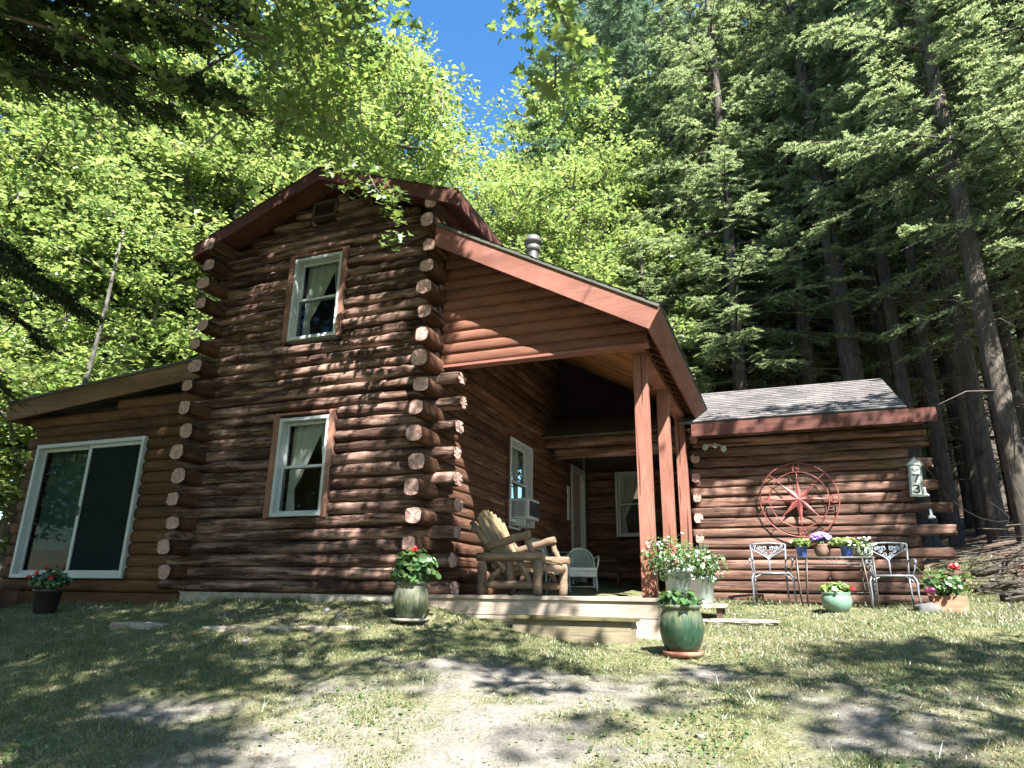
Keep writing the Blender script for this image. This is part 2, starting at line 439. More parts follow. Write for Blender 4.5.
class MB:
    def __init__(s):
        s.v, s.f, s.m, s.sm = [], [], [], []
    def add(s, vs, fs, m=0, smooth=False):
        b = len(s.v)
        s.v.extend([tuple(map(float, q)) for q in vs])
        for f in fs:
            s.f.append([b + i for i in f])
            s.m.append(m)
            s.sm.append(smooth)
        return s
    def box(s, x0, x1, y0, y1, z0, z1, m=0):
        v = [(x0, y0, z0), (x1, y0, z0), (x1, y1, z0), (x0, y1, z0), (x0, y0, z1), (x1, y0, z1), (x1, y1, z1), (x0, y1, z1)]
        f = [(0, 3, 2, 1), (4, 5, 6, 7), (0, 1, 5, 4), (1, 2, 6, 5), (2, 3, 7, 6), (3, 0, 4, 7)]
        return s.add(v, f, m)
    def prism(s, poly, axis, a0, a1, m=0):
        """polygon in the plane across 'axis', extruded from a0 to a1"""
        def pt(p, a):
            return {'Y': (p[0], a, p[1]), 'X': (a, p[0], p[1]), 'Z': (p[0], p[1], a)}[axis]
        n = len(poly)
        v = [pt(p, a0) for p in poly] + [pt(p, a1) for p in poly]
        f = [tuple(range(n)), tuple(range(2 * n - 1, n - 1, -1))]
        f += [(i, (i + 1) % n, n + (i + 1) % n, n + i) for i in range(n)]
        return s.add(v, f, m)
    def tube(s, pts, r, n=8, m=0, caps=True, smooth=True):
        pts = [np.array(p, float) for p in pts]
        rs = r if hasattr(r, '__len__') else [r] * len(pts)
        vs, fs = [], []
        prev = None
        for i, p in enumerate(pts):
            d = pts[min(i + 1, len(pts) - 1)] - pts[max(i - 1, 0)]
            d = d / (np.linalg.norm(d) + 1e-9)
            if prev is None:
                a = np.cross(d, (0, 0, 1)) if abs(d[2]) < 0.9 else np.cross(d, (1, 0, 0))
            else:
                a = prev - d * (prev @ d)
            a /= np.linalg.norm(a) + 1e-9
            prev = a
            b = np.cross(d, a)
            for k in range(n):
                t = 2 * math.pi * k / n
                vs.append(p + rs[i] * (a * math.cos(t) + b * math.sin(t)))
        for i in range(len(pts) - 1):
            for k in range(n):
                fs.append((i * n + k, i * n + (k + 1) % n, (i + 1) * n + (k + 1) % n, (i + 1) * n + k))
        s.add(vs, fs, m, smooth)
        if caps:
            b = len(s.v) - len(vs)
            s.f.append([b + k for k in range(n)][::-1]); s.m.append(m); s.sm.append(False)
            s.f.append([b + (len(pts) - 1) * n + k for k in range(n)]); s.m.append(m); s.sm.append(False)
        return s
    def lathe(s, prof, n=28, m=0, c=(0, 0, 0), smooth=True):
        vs, fs = [], []
        for (r, z) in prof:
            for k in range(n):
                t = 2 * math.pi * k / n
                vs.append((c[0] + r * math.cos(t), c[1] + r * math.sin(t), c[2] + z))
        for i in range(len(prof) - 1):
            for k in range(n):
                fs.append((i * n + k, i * n + (k + 1) % n, (i + 1) * n + (k + 1) % n, (i + 1) * n + k))
        return s.add(vs, fs, m, smooth)
    def build(s, name, mats, parent=None, bevel=0.0):
        if not isinstance(mats, (list, tuple)):
            mats = [mats]
        me = bpy.data.meshes.new(name)
        me.from_pydata(s.v, [], s.f)
        for m in mats:
            me.materials.append(m)
        me.polygons.foreach_set('material_index', s.m)
        me.polygons.foreach_set('use_smooth', s.sm)
        me.update()
        o = link_mesh(name, me, parent)
        if bevel:
            md = o.modifiers.new('bevel', 'BEVEL')
            md.width = bevel
            md.segments = 2
            md.limit_method = 'ANGLE'
        return o

# ------------------------------------------------------------------ ground height
CTRL = np.array([
    (0, 0, -1.50), (-3, 2, -1.20), (2, 2, -1.22), (-6, 1, -1.30), (-1, 4, -.86), (2, 5, -.66), (-4, 4.5, -.72), (-7, 4.5, -.68),
    (-7.6, 7.3, -.20), (-5.7, 7.3, -.16), (-4.1, 7.2, -.16), (-3.2, 7.0, -.33), (-2.2, 7.0, -.42), (-1.4, 7.0, -.46), (-9.2, 7.3, -.28), (-10.9, 7.2, -.31), (-13, 6.5, -.45),
    (.4, 10.9, -.16), (-.9, 9.2, -.19), (1.8, 10.6, -.15), (-1.0, 11.4, -.1), (1.8, 11.6, -.12), (.5, 8.2, -.30), (2.6, 8.4, -.28), (3.6, 10.6, -.08),
    (3.0, 12.0, .1), (4.2, 13.5, .9), (6.5, 13, .9), (7, 16, 1.6), (2.2, 16, .6), (-3, 15, .3), (-8, 14, .2), (-13, 11, .0), (-15, 16, .7),
    (8, 7, -.2), (8, 0, -1.1), (-12, 0, -1.3), (0, -9, -2.2), (0, 30, 2.6), (12, 26, 3.2), (-14, 28, 2.2), (-28, 12, .8), (22, 12, 2.0),
    (0, 60, 6), (40, 55, 8), (-45, 50, 6), (-60, 0, 1), (60, 0, 2), (0, -60, -5), (60, -60, -4), (-60, -60, -4), (0, 110, 9), (110, 110, 10), (-110, 110, 9)], float)
def _tps_fit(c):
    n = len(c)
    d2 = ((c[:, None, :2] - c[None, :, :2]) ** 2).sum(-1)
    K = 0.5 * d2 * np.log(d2 + 1e-9)
    K[np.arange(n), np.arange(n)] += 0.05
    P = np.c_[np.ones(n), c[:, :2]]
    A = np.block([[K, P], [P.T, np.zeros((3, 3))]])
    return np.linalg.solve(A, np.r_[c[:, 2], 0, 0, 0])
_W = _tps_fit(CTRL)
def ground_z(x, y):
    x = np.asarray(x, float); y = np.asarray(y, float)
    sh = x.shape
    x = x.ravel(); y = y.ravel()
    z = _W[-3] + _W[-2] * x + _W[-1] * y
    for i, (cx, cy, _) in enumerate(CTRL):
        d2 = (x - cx) ** 2 + (y - cy) ** 2
        z += _W[i] * 0.5 * d2 * np.log(d2 + 1e-9)
    b = 0.016 * np.sin(2.1 * x + 1.3 * y) + 0.013 * np.sin(3.7 * y - 1.9 * x + 1) + 0.009 * np.sin(6.3 * x + 4.1 * y + 2) + 0.006 * np.sin(11 * x - 9 * y)
    return (z + b).reshape(sh)
def gz(x, y):
    return float(ground_z(np.array([x]), np.array([y]))[0])
def vnoise(x, y, seed=0):
    """cheap value noise on arrays"""
    xi = np.floor(x).astype(np.int64); yi = np.floor(y).astype(np.int64)
    fx = x - xi; fy = y - yi
    fx = fx * fx * (3 - 2 * fx); fy = fy * fy * (3 - 2 * fy)
    def h(a, b):
        v = np.sin(a * 127.1 + b * 311.7 + seed * 74.7) * 43758.5453
        return v - np.floor(v)
    return (h(xi, yi) * (1 - fx) + h(xi + 1, yi) * fx) * (1 - fy) + (h(xi, yi + 1) * (1 - fx) + h(xi + 1, yi + 1) * fx) * fy
def fbm(x, y, seed=0, o=4):
    s = 0; a = 0.5
    for i in range(o):
        s = s + a * vnoise(x, y, seed + i); x = x * 2.03; y = y * 2.03; a *= 0.5
    return s / (1 - 0.5 ** o)
def bare_mask(x, y):
    """1 where the lawn is worn to sandy earth"""
    x = np.asarray(x, float); y = np.asarray(y, float)
    n = fbm(x * 1.3, y * 1.3, 3) - 0.5
    def blob(cx, cy, rx, ry, a):
        c, s = math.cos(a), math.sin(a)
        u = ((x - cx) * c + (y - cy) * s) / rx
        v = (-(x - cx) * s + (y - cy) * c) / ry
        return 1.0 - np.sqrt(u * u + v * v)
    m = np.maximum.reduce([blob(-1.8, 4.2, 1.45, 1.45, .35), blob(-2.6, 3.4, .9, .9, 0), blob(.35, 4.9, .7, 1.0, -.5) - .22, blob(-2.6, 5.4, 1.5, .3, .1) - .1, blob(-4.3, 3.9, .6, .3, .2) - .1, blob(-.6, 5.9, .4, .25, 0)])
    m = m + n * 1.7 + (fbm(x * 7, y * 7, 71, 3) - .5) * .8
    forest = np.clip((x - 2.7) / .6, 0, 1) * np.clip((y - 9.6) / .6, 0, 1)
    forest = np.maximum(forest, np.clip((y - 14.2) / 1.0, 0, 1))
    return np.clip(m * 1.25 + 0.25, 0, 1), forest

# ------------------------------------------------------------------ the ground
def build_ground():
    a = np.concatenate([np.linspace(-140, -16, 26)[:-1], np.linspace(-16, -8, 33)[:-1], np.linspace(-8, 4.6, 280)[:-1], np.linspace(4.6, 12, 60)[:-1], np.linspace(12, 140, 26)])
    b = np.concatenate([np.linspace(-140, -4, 22)[:-1], np.linspace(-4, 1.8, 30)[:-1], np.linspace(1.8, 8.2, 190)[:-1], np.linspace(8.2, 12.5, 80)[:-1], np.linspace(12.5, 24, 50)[:-1], np.linspace(24, 140, 26)])
    X, Y = np.meshgrid(a, b)
    Z = ground_z(X, Y)
    near = np.clip(1 - (np.hypot(X, Y - 5) - 9) / 4, 0, 1)
    Z = Z + near * (0.022 * (fbm(X * 6, Y * 6, 11) - .5) + 0.02 * (fbm(X * 21, Y * 21, 15, 3) - .5))
    nx, ny = len(a), len(b)
    V = np.c_[X.ravel(), Y.ravel(), Z.ravel()]
    I = np.arange(nx * ny).reshape(ny, nx)
    Fq = np.c_[I[:-1, :-1].ravel(), I[:-1, 1:].ravel(), I[1:, 1:].ravel(), I[1:, :-1].ravel()]
    m, nt, bs, L = new_mat('lawn_and_earth')
    at = nd(nt, 'ShaderNodeAttribute', attribute_name='bare')
    at2 = nd(nt, 'ShaderNodeAttribute', attribute_name='forest')
    n1 = noise_tex(nt, sc=2.3, detail=5)
    n2 = noise_tex(nt, sc=34, detail=5, rough=0.75)
    n3 = noise_tex(nt, sc=9, detail=5)
    gr = ramp(nt, [(0.3, (0.05, 0.055, 0.024)), (0.5, (0.105, 0.108, 0.054)), (0.72, (0.2, 0.18, 0.115))], n2.outputs[0])
    gr2 = ramp(nt, [(0.35, (0.65, 0.75, 0.5)), (0.65, (1.2, 1.12, 1.05))], n1.outputs[0])
    g = mix_col(nt, gr.outputs[0], gr2.outputs[0], 1.0, 'MULTIPLY')
    er = ramp(nt, [(0.28, (0.085, 0.078, 0.068)), (0.5, (0.165, 0.155, 0.139)), (0.75, (0.255, 0.242, 0.222))], n2.outputs[0])
    er2 = ramp(nt, [(0.3, (0.75, 0.72, 0.7)), (0.7, (1.1, 1.1, 1.1))], n3.outputs[0])
    e = mix_col(nt, er.outputs[0], er2.outputs[0], 1.0, 'MULTIPLY')
    c = mix_col(nt, g, e, at.outputs['Fac'])
    fr = ramp(nt, [(0.3, (0.05, 0.033, 0.022)), (0.55, (0.115, 0.075, 0.05)), (0.75, (0.2, 0.14, 0.1))], n2.outputs[0])
    c = mix_col(nt, c, fr.outputs[0], at2.outputs['Fac'])
    L.new(c, bs.inputs['Base Color'])
    bs.inputs['Roughness'].default_value = 0.95
    L.new(bump(nt, n2.outputs[0], 0.8, 0.02), bs.inputs['Normal'])
    me = np_mesh('ground', V, Fq, [m], smooth=True)
    bare, forest = bare_mask(V[:, 0], V[:, 1])
    for nm, arr in (('bare', bare), ('forest', forest)):
        me.attributes.new(nm, 'FLOAT', 'POINT').data.foreach_set('value', arr.astype(np.float32))
    tag(link_mesh('ground', me), kind='structure')
build_ground()

# ------------------------------------------------------------------ the log cabin
cabin = empty('log_cabin', (-5.84, 7.4, 0))
cabin.location = (0, 0, 0)
tag(cabin, 'red-brown log cabin with a tall gable, roofed porch and low side wings', 'log cabin')

def add_log(mb, axis, a0, a1, cc, cz, ry, rz, rough=1.0, n=14, taper=1.0, capm=1, flat=0.55, step=0.11, bumps=0.5, seed=None):
    """a hewn log along X or Y: centre line at cross coordinate cc and height cz; its bed faces are flattened"""
    L = a1 - a0
    if L <= 0.02:
        return
    k = max(2, int(L / step) + 1)
    t = np.linspace(0, 1, k)
    s = a0 + t * L
    ph = rng.uniform(0, 100)
    prof = (fbm(s * 1.7 + ph, s * 0 + ph, 1, 3) - .5)
    wob = (fbm(s * 0.8 + ph, s * 0 + ph * 2, 5, 2) - .5)
    ang = np.linspace(0, 2 * math.pi, n, endpoint=False) + math.pi / n
    ca, sa = np.cos(ang), np.sin(ang)
    su = np.sign(ca) * np.abs(ca) ** 0.85
    sv = np.sign(sa) * np.abs(sa) ** flat
    A = 1 + rough * (0.22 * prof[:, None] + 0.22 * (fbm(s[:, None] * 5 + ph + 0 * ang[None], np.cos(ang)[None] * 2 + ph + 0 * s[:, None], 9, 3) - .5))
    for _ in range(rng.poisson(bumps * L)):
        c = rng.uniform(a0, a1); th = rng.uniform(0, 2 * math.pi); w = rng.uniform(.03, .07)
        A += rough * rng.uniform(.08, .22) * np.exp(-((s[:, None] - c) / w) ** 2) * np.exp(2.5 * (np.cos(ang - th) - 1))[None]
    U = ry * A * su[None]
    W = rz * (1 + 0.5 * (A - 1)) * sv[None] + (rough * 0.018 * wob)[:, None]
    U[0] *= .93; U[-1] *= .93; W[0] *= .94; W[-1] *= .94
    S = np.repeat(s[:, None], n, 1)
    S[0] += rng.uniform(-.012, .012, n); S[-1] += rng.uniform(-.012, .012, n)
    if axis == 'X':
        V = np.stack([S, cc + U, cz + W], -1)
    else:
        V = np.stack([cc + U, S, cz + W], -1)
    V = V.reshape(-1, 3)
    fs = [(i * n + j, i * n + (j + 1) % n, (i + 1) * n + (j + 1) % n, (i + 1) * n + j) for i in range(k - 1) for j in range(n)]
    if axis == 'X':
        fs = [f[::-1] for f in fs]
    mb.add(V, fs, 0, True)
    base = len(mb.v) - len(V)
    for ring, fl in ((0, False), (k - 1, True)):
        idx = [base + ring * n + j for j in range(n)]
        ctr = np.mean([mb.v[i] for i in idx], 0) 
        mb.v.append(tuple(ctr))
        ci = len(mb.v) - 1
        inner = []
        for j in range(n):
            p_ = np.array(mb.v[idx[j]]); k_ = rng.uniform(.84, .88)
            mb.v.append(tuple(ctr + (p_ - ctr) * k_)); inner.append(len(mb.v) - 1)
        split = -1
        soot = rng.random()
        for j in range(n):
            j2 = (j + 1) % n
            mb.f.append([idx[j], idx[j2], inner[j2], inner[j]]); mb.m.append(0 if soot < .5 else capm); mb.sm.append(False)
            mb.f.append([inner[j], inner[j2], ci]); mb.m.append(0 if j == split else capm); mb.sm.append(False)

X0, X1, XC = -7.76, -3.92, -5.845         # main block
Y0 = 7.4
PITCH = 0.16
ROOF = lambda x: 5.97 - 0.396 * abs(x - XC)      # top of the main roof

def spans(a0, a1, z, holes):
    """pieces of a course left between openings (lo, hi, zlo, zhi)"""
    out = [(a0, a1)]
    for lo, hi, zl, zh in holes:
        if z + 0.05 > zl and z - 0.05 < zh:
            nx = []
            for p, q in out:
                if hi <= p or lo >= q: nx.append((p, q)); continue
                if lo > p: nx.append((p, lo))
                if hi < q: nx.append((hi, q))
            out = nx
    return out

W_LOW = (-6.33, -5.51, 0.90, 2.24)
W_UP = (-6.38, -5.55, 3.39, 4.69)
W_SIDE = (9.74, 10.76, 1.02, 2.34)         # along Y
DOOR = (13.1, 14.12, -0.05, 2.49)
SLIDER = (-11.22, -8.85, 0.10, 2.18)
W_BACK = (-3.22, -2.50, 1.12, 2.47)

# gable wall: courses along X; even ones run on past the corner, odd ones let the side logs through
mb = MB()
z = 0.03; i = 0
while z < 5.64:
    half = min(1.92, (5.74 - (z + .07)) / 0.396 + .14)
    if half < 0.1: break
    eave = half >= 1.9
    r_out = 0.30 + rng.uniform(-.05, .05) if (i % 2 == 0 and z < 2.66) else -0.03
    holes = [(W_LOW[0] - .10, W_LOW[1] + .09, W_LOW[2] - .0, W_LOW[3] + .03), (W_UP[0] - .10, W_UP[1] + .09, W_UP[2], W_UP[3] + .03), (-6.19, -5.75, 5.36, 5.62)]
    l_out = .30 + rng.uniform(-.05, .05) if (i % 2 == 0 and z < 4.75) else -.05
    for p, q in spans(XC - half - (l_out if eave else 0), XC + half + (r_out if eave else 0), z, holes):
        add_log(mb, 'X', p, q, Y0 + .05, z, .118 + rng.uniform(-.014, .018), .085 + rng.uniform(-.005, .004), 1.9, bumps=1.1, step=.06, n=18, flat=.82)
    z += PITCH; i += 1
mb.add([(X0, Y0 + .07, -.1), (X1, Y0 + .07, -.1), (X1, Y0 + .07, 5.1), (XC, Y0 + .07, 5.86), (X0, Y0 + .07, 5.1)], [(0, 1, 2, 3, 4)], 2) if False else None
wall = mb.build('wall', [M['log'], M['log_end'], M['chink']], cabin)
# near-black sheet putting shade in the gaps between logs, in strips round the openings
def backing(name, axis, a0, a1, z0, z1, at, holes, mat, th=0.03):
    b = MB()
    zs = sorted({z0, z1} | {h[2] for h in holes} | {h[3] for h in holes})
    for za, zb in zip(zs[:-1], zs[1:]):
        zm = (za + zb) / 2
        segs = [(a0, a1)]
        for lo, hi, zl, zh in holes:
            if zl <= zm <= zh:
                nx = []
                for p, q in segs:
                    if hi <= p or lo >= q: nx.append((p, q)); continue
                    if lo > p: nx.append((p, lo))
                    if hi < q: nx.append((hi, q))
                segs = nx
        for p, q in segs:
            if axis == 'X': b.box(p, q, at, at + th, za, zb)
            else: b.box(at - th, at, p, q, za, zb)
    return b
b = backing('wall', 'X', X0, X1, -.1, 5.05, Y0 + .09, [W_LOW, W_UP], M['chink'])
b.add([(X0, Y0 + .12, 5.05), (X1, Y0 + .12, 5.05), (XC, Y0 + .12, 5.8), (X0, Y0 + .09, 5.05), (X1, Y0 + .09, 5.05), (XC, Y0 + .09, 5.8)], [(0, 1, 2), (5, 4, 3)], 0)
b.build('gap_shade_backing', M['chink'], wall)

# side walls of the main block along Y: odd courses stick out past the gable wall
for sx, bx, nm in ((X1, X1 - .05, 1), (X0, X0 + .05, -1)):
    mb = MB()
    z = 0.03 + PITCH; i = 1
    z = 0.03; i = 0
    while z < 5.0:
        out = Y0 - 0.40 - rng.uniform(-.06, .08) if i % 2 == 1 else Y0 + .16
        holes = [(W_SIDE[0] - .05, W_SIDE[1] + .05, W_SIDE[2], W_SIDE[3]), (DOOR[0] - .06, DOOR[1] + .06, DOOR[2], DOOR[3])] if nm == 1 else []
        ry = .095 if nm == 1 else .105
        first = True
        for p, q in spans(out, 14.45, z, holes):
            add_log(mb, 'Y', p, q, bx, z, (ry if not (i % 2) else ry + .012) + rng.uniform(-.01, .016), .088 if not (i % 2) else .1 + rng.uniform(-.008, .012), .9, step=.09)
        z += PITCH; i += 1
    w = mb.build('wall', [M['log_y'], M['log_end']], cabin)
    bb = backing('wall', 'Y', Y0 + .14, 14.4, -.1, 5.05, bx - .03 if nm == 1 else bx + .06, [W_SIDE, DOOR] if nm == 1 else [], M['chink'])
    bb.build('gap_shade_backing', M['chink'], w)

# sunroom wing on the left
mb = MB(); z = 0.0; i = 0
SUNR = lambda x: 2.94 + 0.0835 * (x + 11.91)      # top of its shed roof
while z < 2.95:
    a1 = X0 - .02
    a0 = -11.42 + rng.uniform(-.06, .05) - (.08 if i % 2 else 0)
    zt = z + .08
    a0 = max(a0, -11.91 + (zt + .30 - 2.94) / 0.0835) if zt + .30 > SUNR(a0) else a0
    if a0 < a1 - .2:
        for p, q in spans(a0, a1, z, [SLIDER]):
            add_log(mb, 'X', p, q, Y0 + .06, z, .075 + rng.uniform(-.006, .008), .09, .6)
    z += .172; i += 1
w = mb.build('wall', [M['log_sun'], M['log_end']], cabin)
w['label'] = 'tan-brown log wall of the low wing with the patio door'
b = backing('wall', 'X', -11.4, X0, -.1, 2.6, Y0 + .09, [SLIDER], M['chink'])
b.box(-10.9, X0, Y0 + .09, Y0 + .12, 2.6, 2.75)
b.build('gap_shade_backing', M['chink'], w)
mb = MB(); mb.box(-11.38, X0 - .02, Y0 + .0, Y0 + .06, -.5, -.095); mb.build('skirt_board', M['log_sun'], cabin)
# its far end wall
mb = MB(); z = 0.0
while z < 2.5:
    add_log(mb, 'Y', Y0 + .1, 12.0, -11.36, z, .075, .09, .6, step=.3); z += .172
mb.build('wall', [M['log_sun'], M['log_end']], cabin)

# right wing: wall flush with the porch's rear beam, plus the porch's back wall and the wing's end walls
YW = 11.5
WX0, WX1 = -1.30, 1.84
mb = MB(); z = -.04; i = 0
while z < 2.62:
    r = .42 + rng.uniform(-.1, .1) if i % 2 == 0 else rng.uniform(0.0, .08)
    if z > 2.3: r = .3
    l = WX0 + .02 if i % 2 else WX0 - .05
    p, q = l, WX1 + r
    cuts = [p] + ([rng.uniform(p + .8, q - .8)] if rng.random() < .35 else []) + [q]
    for c0, c1 in zip(cuts[:-1], cuts[1:]):
        add_log(mb, 'X', c0 + .004, c1 - .004, YW + .06, z, .064 + rng.uniform(-.01, .014), .078 + rng.uniform(-.005, .003), 1.0, n=18, flat=.36, bumps=.4, step=.08)
    z += .163; i += 1
w = mb.build('wall', [M['log_wing'], M['log_end']], cabin)
b = backing('wall', 'X', WX0, WX1, -.2, 2.66, YW + .08, [], M['chink']); b.build('gap_shade_backing', M['chink'], w)
for bx in (WX0 + .06, WX1 - .05):
    mb = MB()
    z = .04; i = 0
    while z < 2.5:
        o = YW - rng.uniform(.0, .03) if i % 2 else YW + .15
        if bx > 0: o = YW + .05 if i % 2 else YW + .15
        add_log(mb, 'Y', o, 14.3, bx, z, .075, .08, .6, step=.2); z += .163; i += 1
    if bx > 0:       # gable triangle of the wing's right end
        mb.prism([(YW + .1, 2.4), (14.3, 2.4), (13.0, 3.5)], 'X', WX1 - .08, WX1 - .04)
    mb.build('wall', [M['log_wing'], M['log_end']], cabin)
YB = 14.3
mb = MB(); z = .03
while z < 2.7:
    for p, q in spans(X1, WX0 + .1, z, [W_BACK]):
        add_log(mb, 'X', p, q, YB + .05, z, .08, .088, .6, step=.16)
    z += .16
w = mb.build('wall', [M['log_wing'], M['log_end']], cabin)
backing('wall', 'X', X1, WX0 + .1, -.1, 2.7, YB + .09, [W_BACK], M['chink']).build('gap_shade_backing', M['chink'], w)
# two stacked beam logs across the porch at the wing's wall line
mb = MB()
add_log(mb, 'X', X1 + .02, WX0 - .02, YW + .12, 2.60, .12, .115, .5, flat=.6)
add_log(mb, 'X', X1 + .2, WX0 - .02, YW + .14, 2.40, .11, .1, .5, flat=.6)
mb.build('beam', [M['log_wing'], M['log_end']], cabin)

# foundation strip under the gable wall
mb = MB(); mb.box(X0 + .03, X1 - .02, Y0 - .02, Y0 + .12, -.5, -.06); mb.build('foundation', M['concrete'], cabin)
mb = MB(); mb.box(WX0 + .03, WX1, YW + .02, YW + .14, -.5, -.12); mb.build('foundation', M['log_wing'], cabin)

# ---- roofs
def shingle_slope(mb, p_low, p_high, axis, a0, a1, expo=.15, th=.012, m=0, tab=.3, rs=1):
    """stepped shingle courses from the low edge (u,z) up to the high edge, running a0..a1 along axis"""
    rr = np.random.default_rng(rs)
    pl, ph = np.array(p_low, float), np.array(p_high, float)
    L = np.linalg.norm(ph - pl); d = (ph - pl) / L
    nrm = np.array([-d[1], d[0]])
    if nrm[1] < 0: nrm = -nrm
    k = int(L / expo)
    e = L / k
    for i in range(k):
        s0, s1 = i * e - .01, min((i + 1) * e + .03, L)
        a = a0 + (-rr.uniform(0, tab))
        while a < a1:
            b_ = min(a + tab, a1); aa = max(a, a0)
            jt = rr.uniform(-.008, .004)
            q0 = pl + d * (s0 + jt) + nrm * (th + rr.uniform(0, .004)); q1 = pl + d * s1 + nrm * .001
            q0b = pl + d * (s0 + jt)
            def pt(q, al): return (q[0], al, q[1]) if axis == 'Y' else (al, q[0], q[1])
            if b_ - aa > .02:
                g = .0025
                mb.add([pt(q0, aa + g), pt(q0, b_ - g), pt(q1, b_ - g), pt(q1, aa + g), pt(q0b, aa + g), pt(q0b, b_ - g)], [(0, 1, 2, 3), (4, 5, 1, 0)], m)
            a += tab

def slab(mb, p_low, p_high, axis, a0, a1, th, m=0):
    pl, ph = np.array(p_low, float), np.array(p_high, float)
    d = (ph - pl) / np.linalg.norm(ph - pl); n = np.array([-d[1], d[0]])
    if n[1] < 0: n = -n
    mb.prism([tuple(pl), tuple(ph), tuple(ph - n * th), tuple(pl - n * th)], axis, a0, a1, m)

# main gable roof
YF, YBK = 7.0, 14.9
mb = MB()
for s in (-1, 1):
    lo = (XC + s * 2.27, ROOF(XC + 2.27) - .012); hi = (XC + s * .0, 5.97 - .012)
    slab(mb, lo, hi, 'Y', YF + .005, YBK, .07, 1)
    shingle_slope(mb, lo, hi, 'Y', YF - .015, YBK, .16, m=0, rs=3 + s)
main_roof = mb.build('roof', [M['shingle_dk'], M['trim_dark']], cabin)
mb = MB()
for s in (-1, 1):        # rake boards and eave boards
    x_e = XC + s * 2.25; ze = ROOF(x_e)
    mb.prism([(XC, 5.94), (x_e, ze - .03), (x_e, ze - .22), (XC, 5.75)], 'Y', YF, YF + .035)
    mb.box(min(x_e, x_e + s * .035), max(x_e, x_e + s * .035), YF + .036, YBK, ze - .22, ze - .035)
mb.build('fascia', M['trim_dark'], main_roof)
mb = MB()
for s in (-1, 1):        # boarded soffit under the overhang, sloping with the roof
    x_e = XC + s * 2.24; ze = ROOF(x_e)
    mb.prism([(XC, 5.84), (x_e, ze - .13), (x_e, ze - .15), (XC, 5.82)], 'Y', YF + .036, Y0 + .02)
    mb.prism([(x_e, ze - .13), (XC + s * 1.9, ROOF(XC + 1.9) - .13), (XC + s * 1.9, ROOF(XC + 1.9) - .15), (x_e, ze - .15)], 'Y', Y0 + .021, YBK)
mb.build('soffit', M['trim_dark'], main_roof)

# porch roof: one slope falling to the right
PXE, PZE = -1.048, 3.05
PR = lambda x: PZE - 0.557 * (x - PXE)
PXL = X1 + .06
mb = MB()
lo, hi = (PXE + .03, PR(PXE + .03) + .012), (PXL, PR(PXL) + .012)
slab(mb, lo, hi, 'Y', YF - .02, 12.5, .035, 1)
shingle_slope(mb, lo, hi, 'Y', YF - .03, 12.5, .15, rs=8)
porch_roof = mb.build('porch_roof', [M['shingle_dk'], M['drip']], cabin)
sl = np.array([0.8737, -0.4866])      # down-slope direction
pn = np.array([-.4866, -.8737])       # into the roof
def psl(x, dep):                      # point a depth below the roof surface, square to it
    return (x + pn[0] * dep, PR(x) + pn[1] * dep)
mb = MB()                              # rake board at the front, square cut
mb.prism([psl(PXE, .024), (PXL, PR(PXL) - .028), (PXL, PR(PXL) - .315), psl(PXE, .285)], 'Y', YF - .0, YF + .038)
mb.build('fascia', M['trim'], porch_roof, bevel=.004)
mb = MB()                              # drip edges
mb.prism([psl(PXE + .012, -.002), (PXL, PR(PXL) - .002), (PXL, PR(PXL) - .026), psl(PXE + .012, .022)], 'Y', YF - .014, YF - .001)
mb.build('drip_edge', M['drip'], porch_roof)
mb = MB()                              # eave board along the right edge, square to the slope
p0, p1 = np.array(psl(PXE, .02)), np.array(psl(PXE, .285))
o = sl * .035
mb.prism([tuple(p0), tuple(p0 + o), tuple(p1 + o), tuple(p1)], 'Y', YF + .001, 12.45)
mb.build('eave_board', M['trim_y'], porch_roof, bevel=.004)
# boarded ceiling following the slope, boards running down the slope
mb = MB(); yy = Y0 + .12; r2 = np.random.default_rng(5)
while yy < 12.25:
    w_ = .135
    dd = .10 + r2.uniform(0, .006)
    a, b_ = np.array(psl(PXL - .0, dd)), np.array(psl(PXE - .06, dd))
    mb.prism([tuple(a), tuple(b_), tuple(b_ - pn * .02), tuple(a - pn * .02)], 'Y', yy, yy + w_ - .014)
    yy += w_
mb.build('ceiling', M['ceil'], porch_roof)
# closed soffit between the rake board and the siding, rafter blocks under the eave
mb = MB()
a, b_ = psl(PXL, .2), psl(PXE - .04, .2)
mb.prism([a, b_, tuple(np.array(b_) - pn * .012), tuple(np.array(a) - pn * .012)], 'Y', YF + .039, Y0 + .0)
mb.build('soffit', M['siding'], porch_roof)
yy = Y0 + .1
while yy < 11.2:
    mb = MB()
    for q in (.0,):
        c0 = np.array(psl(PXE - .02, .20)); 
        mb.prism([tuple(c0), tuple(c0 - sl * .2), tuple(c0 - sl * .2 + pn * .075), tuple(c0 + pn * .075)], 'Y', yy, yy + .05)
    mb.build('rafter_tail', M['trim_dark'], porch_roof)
    yy += .30
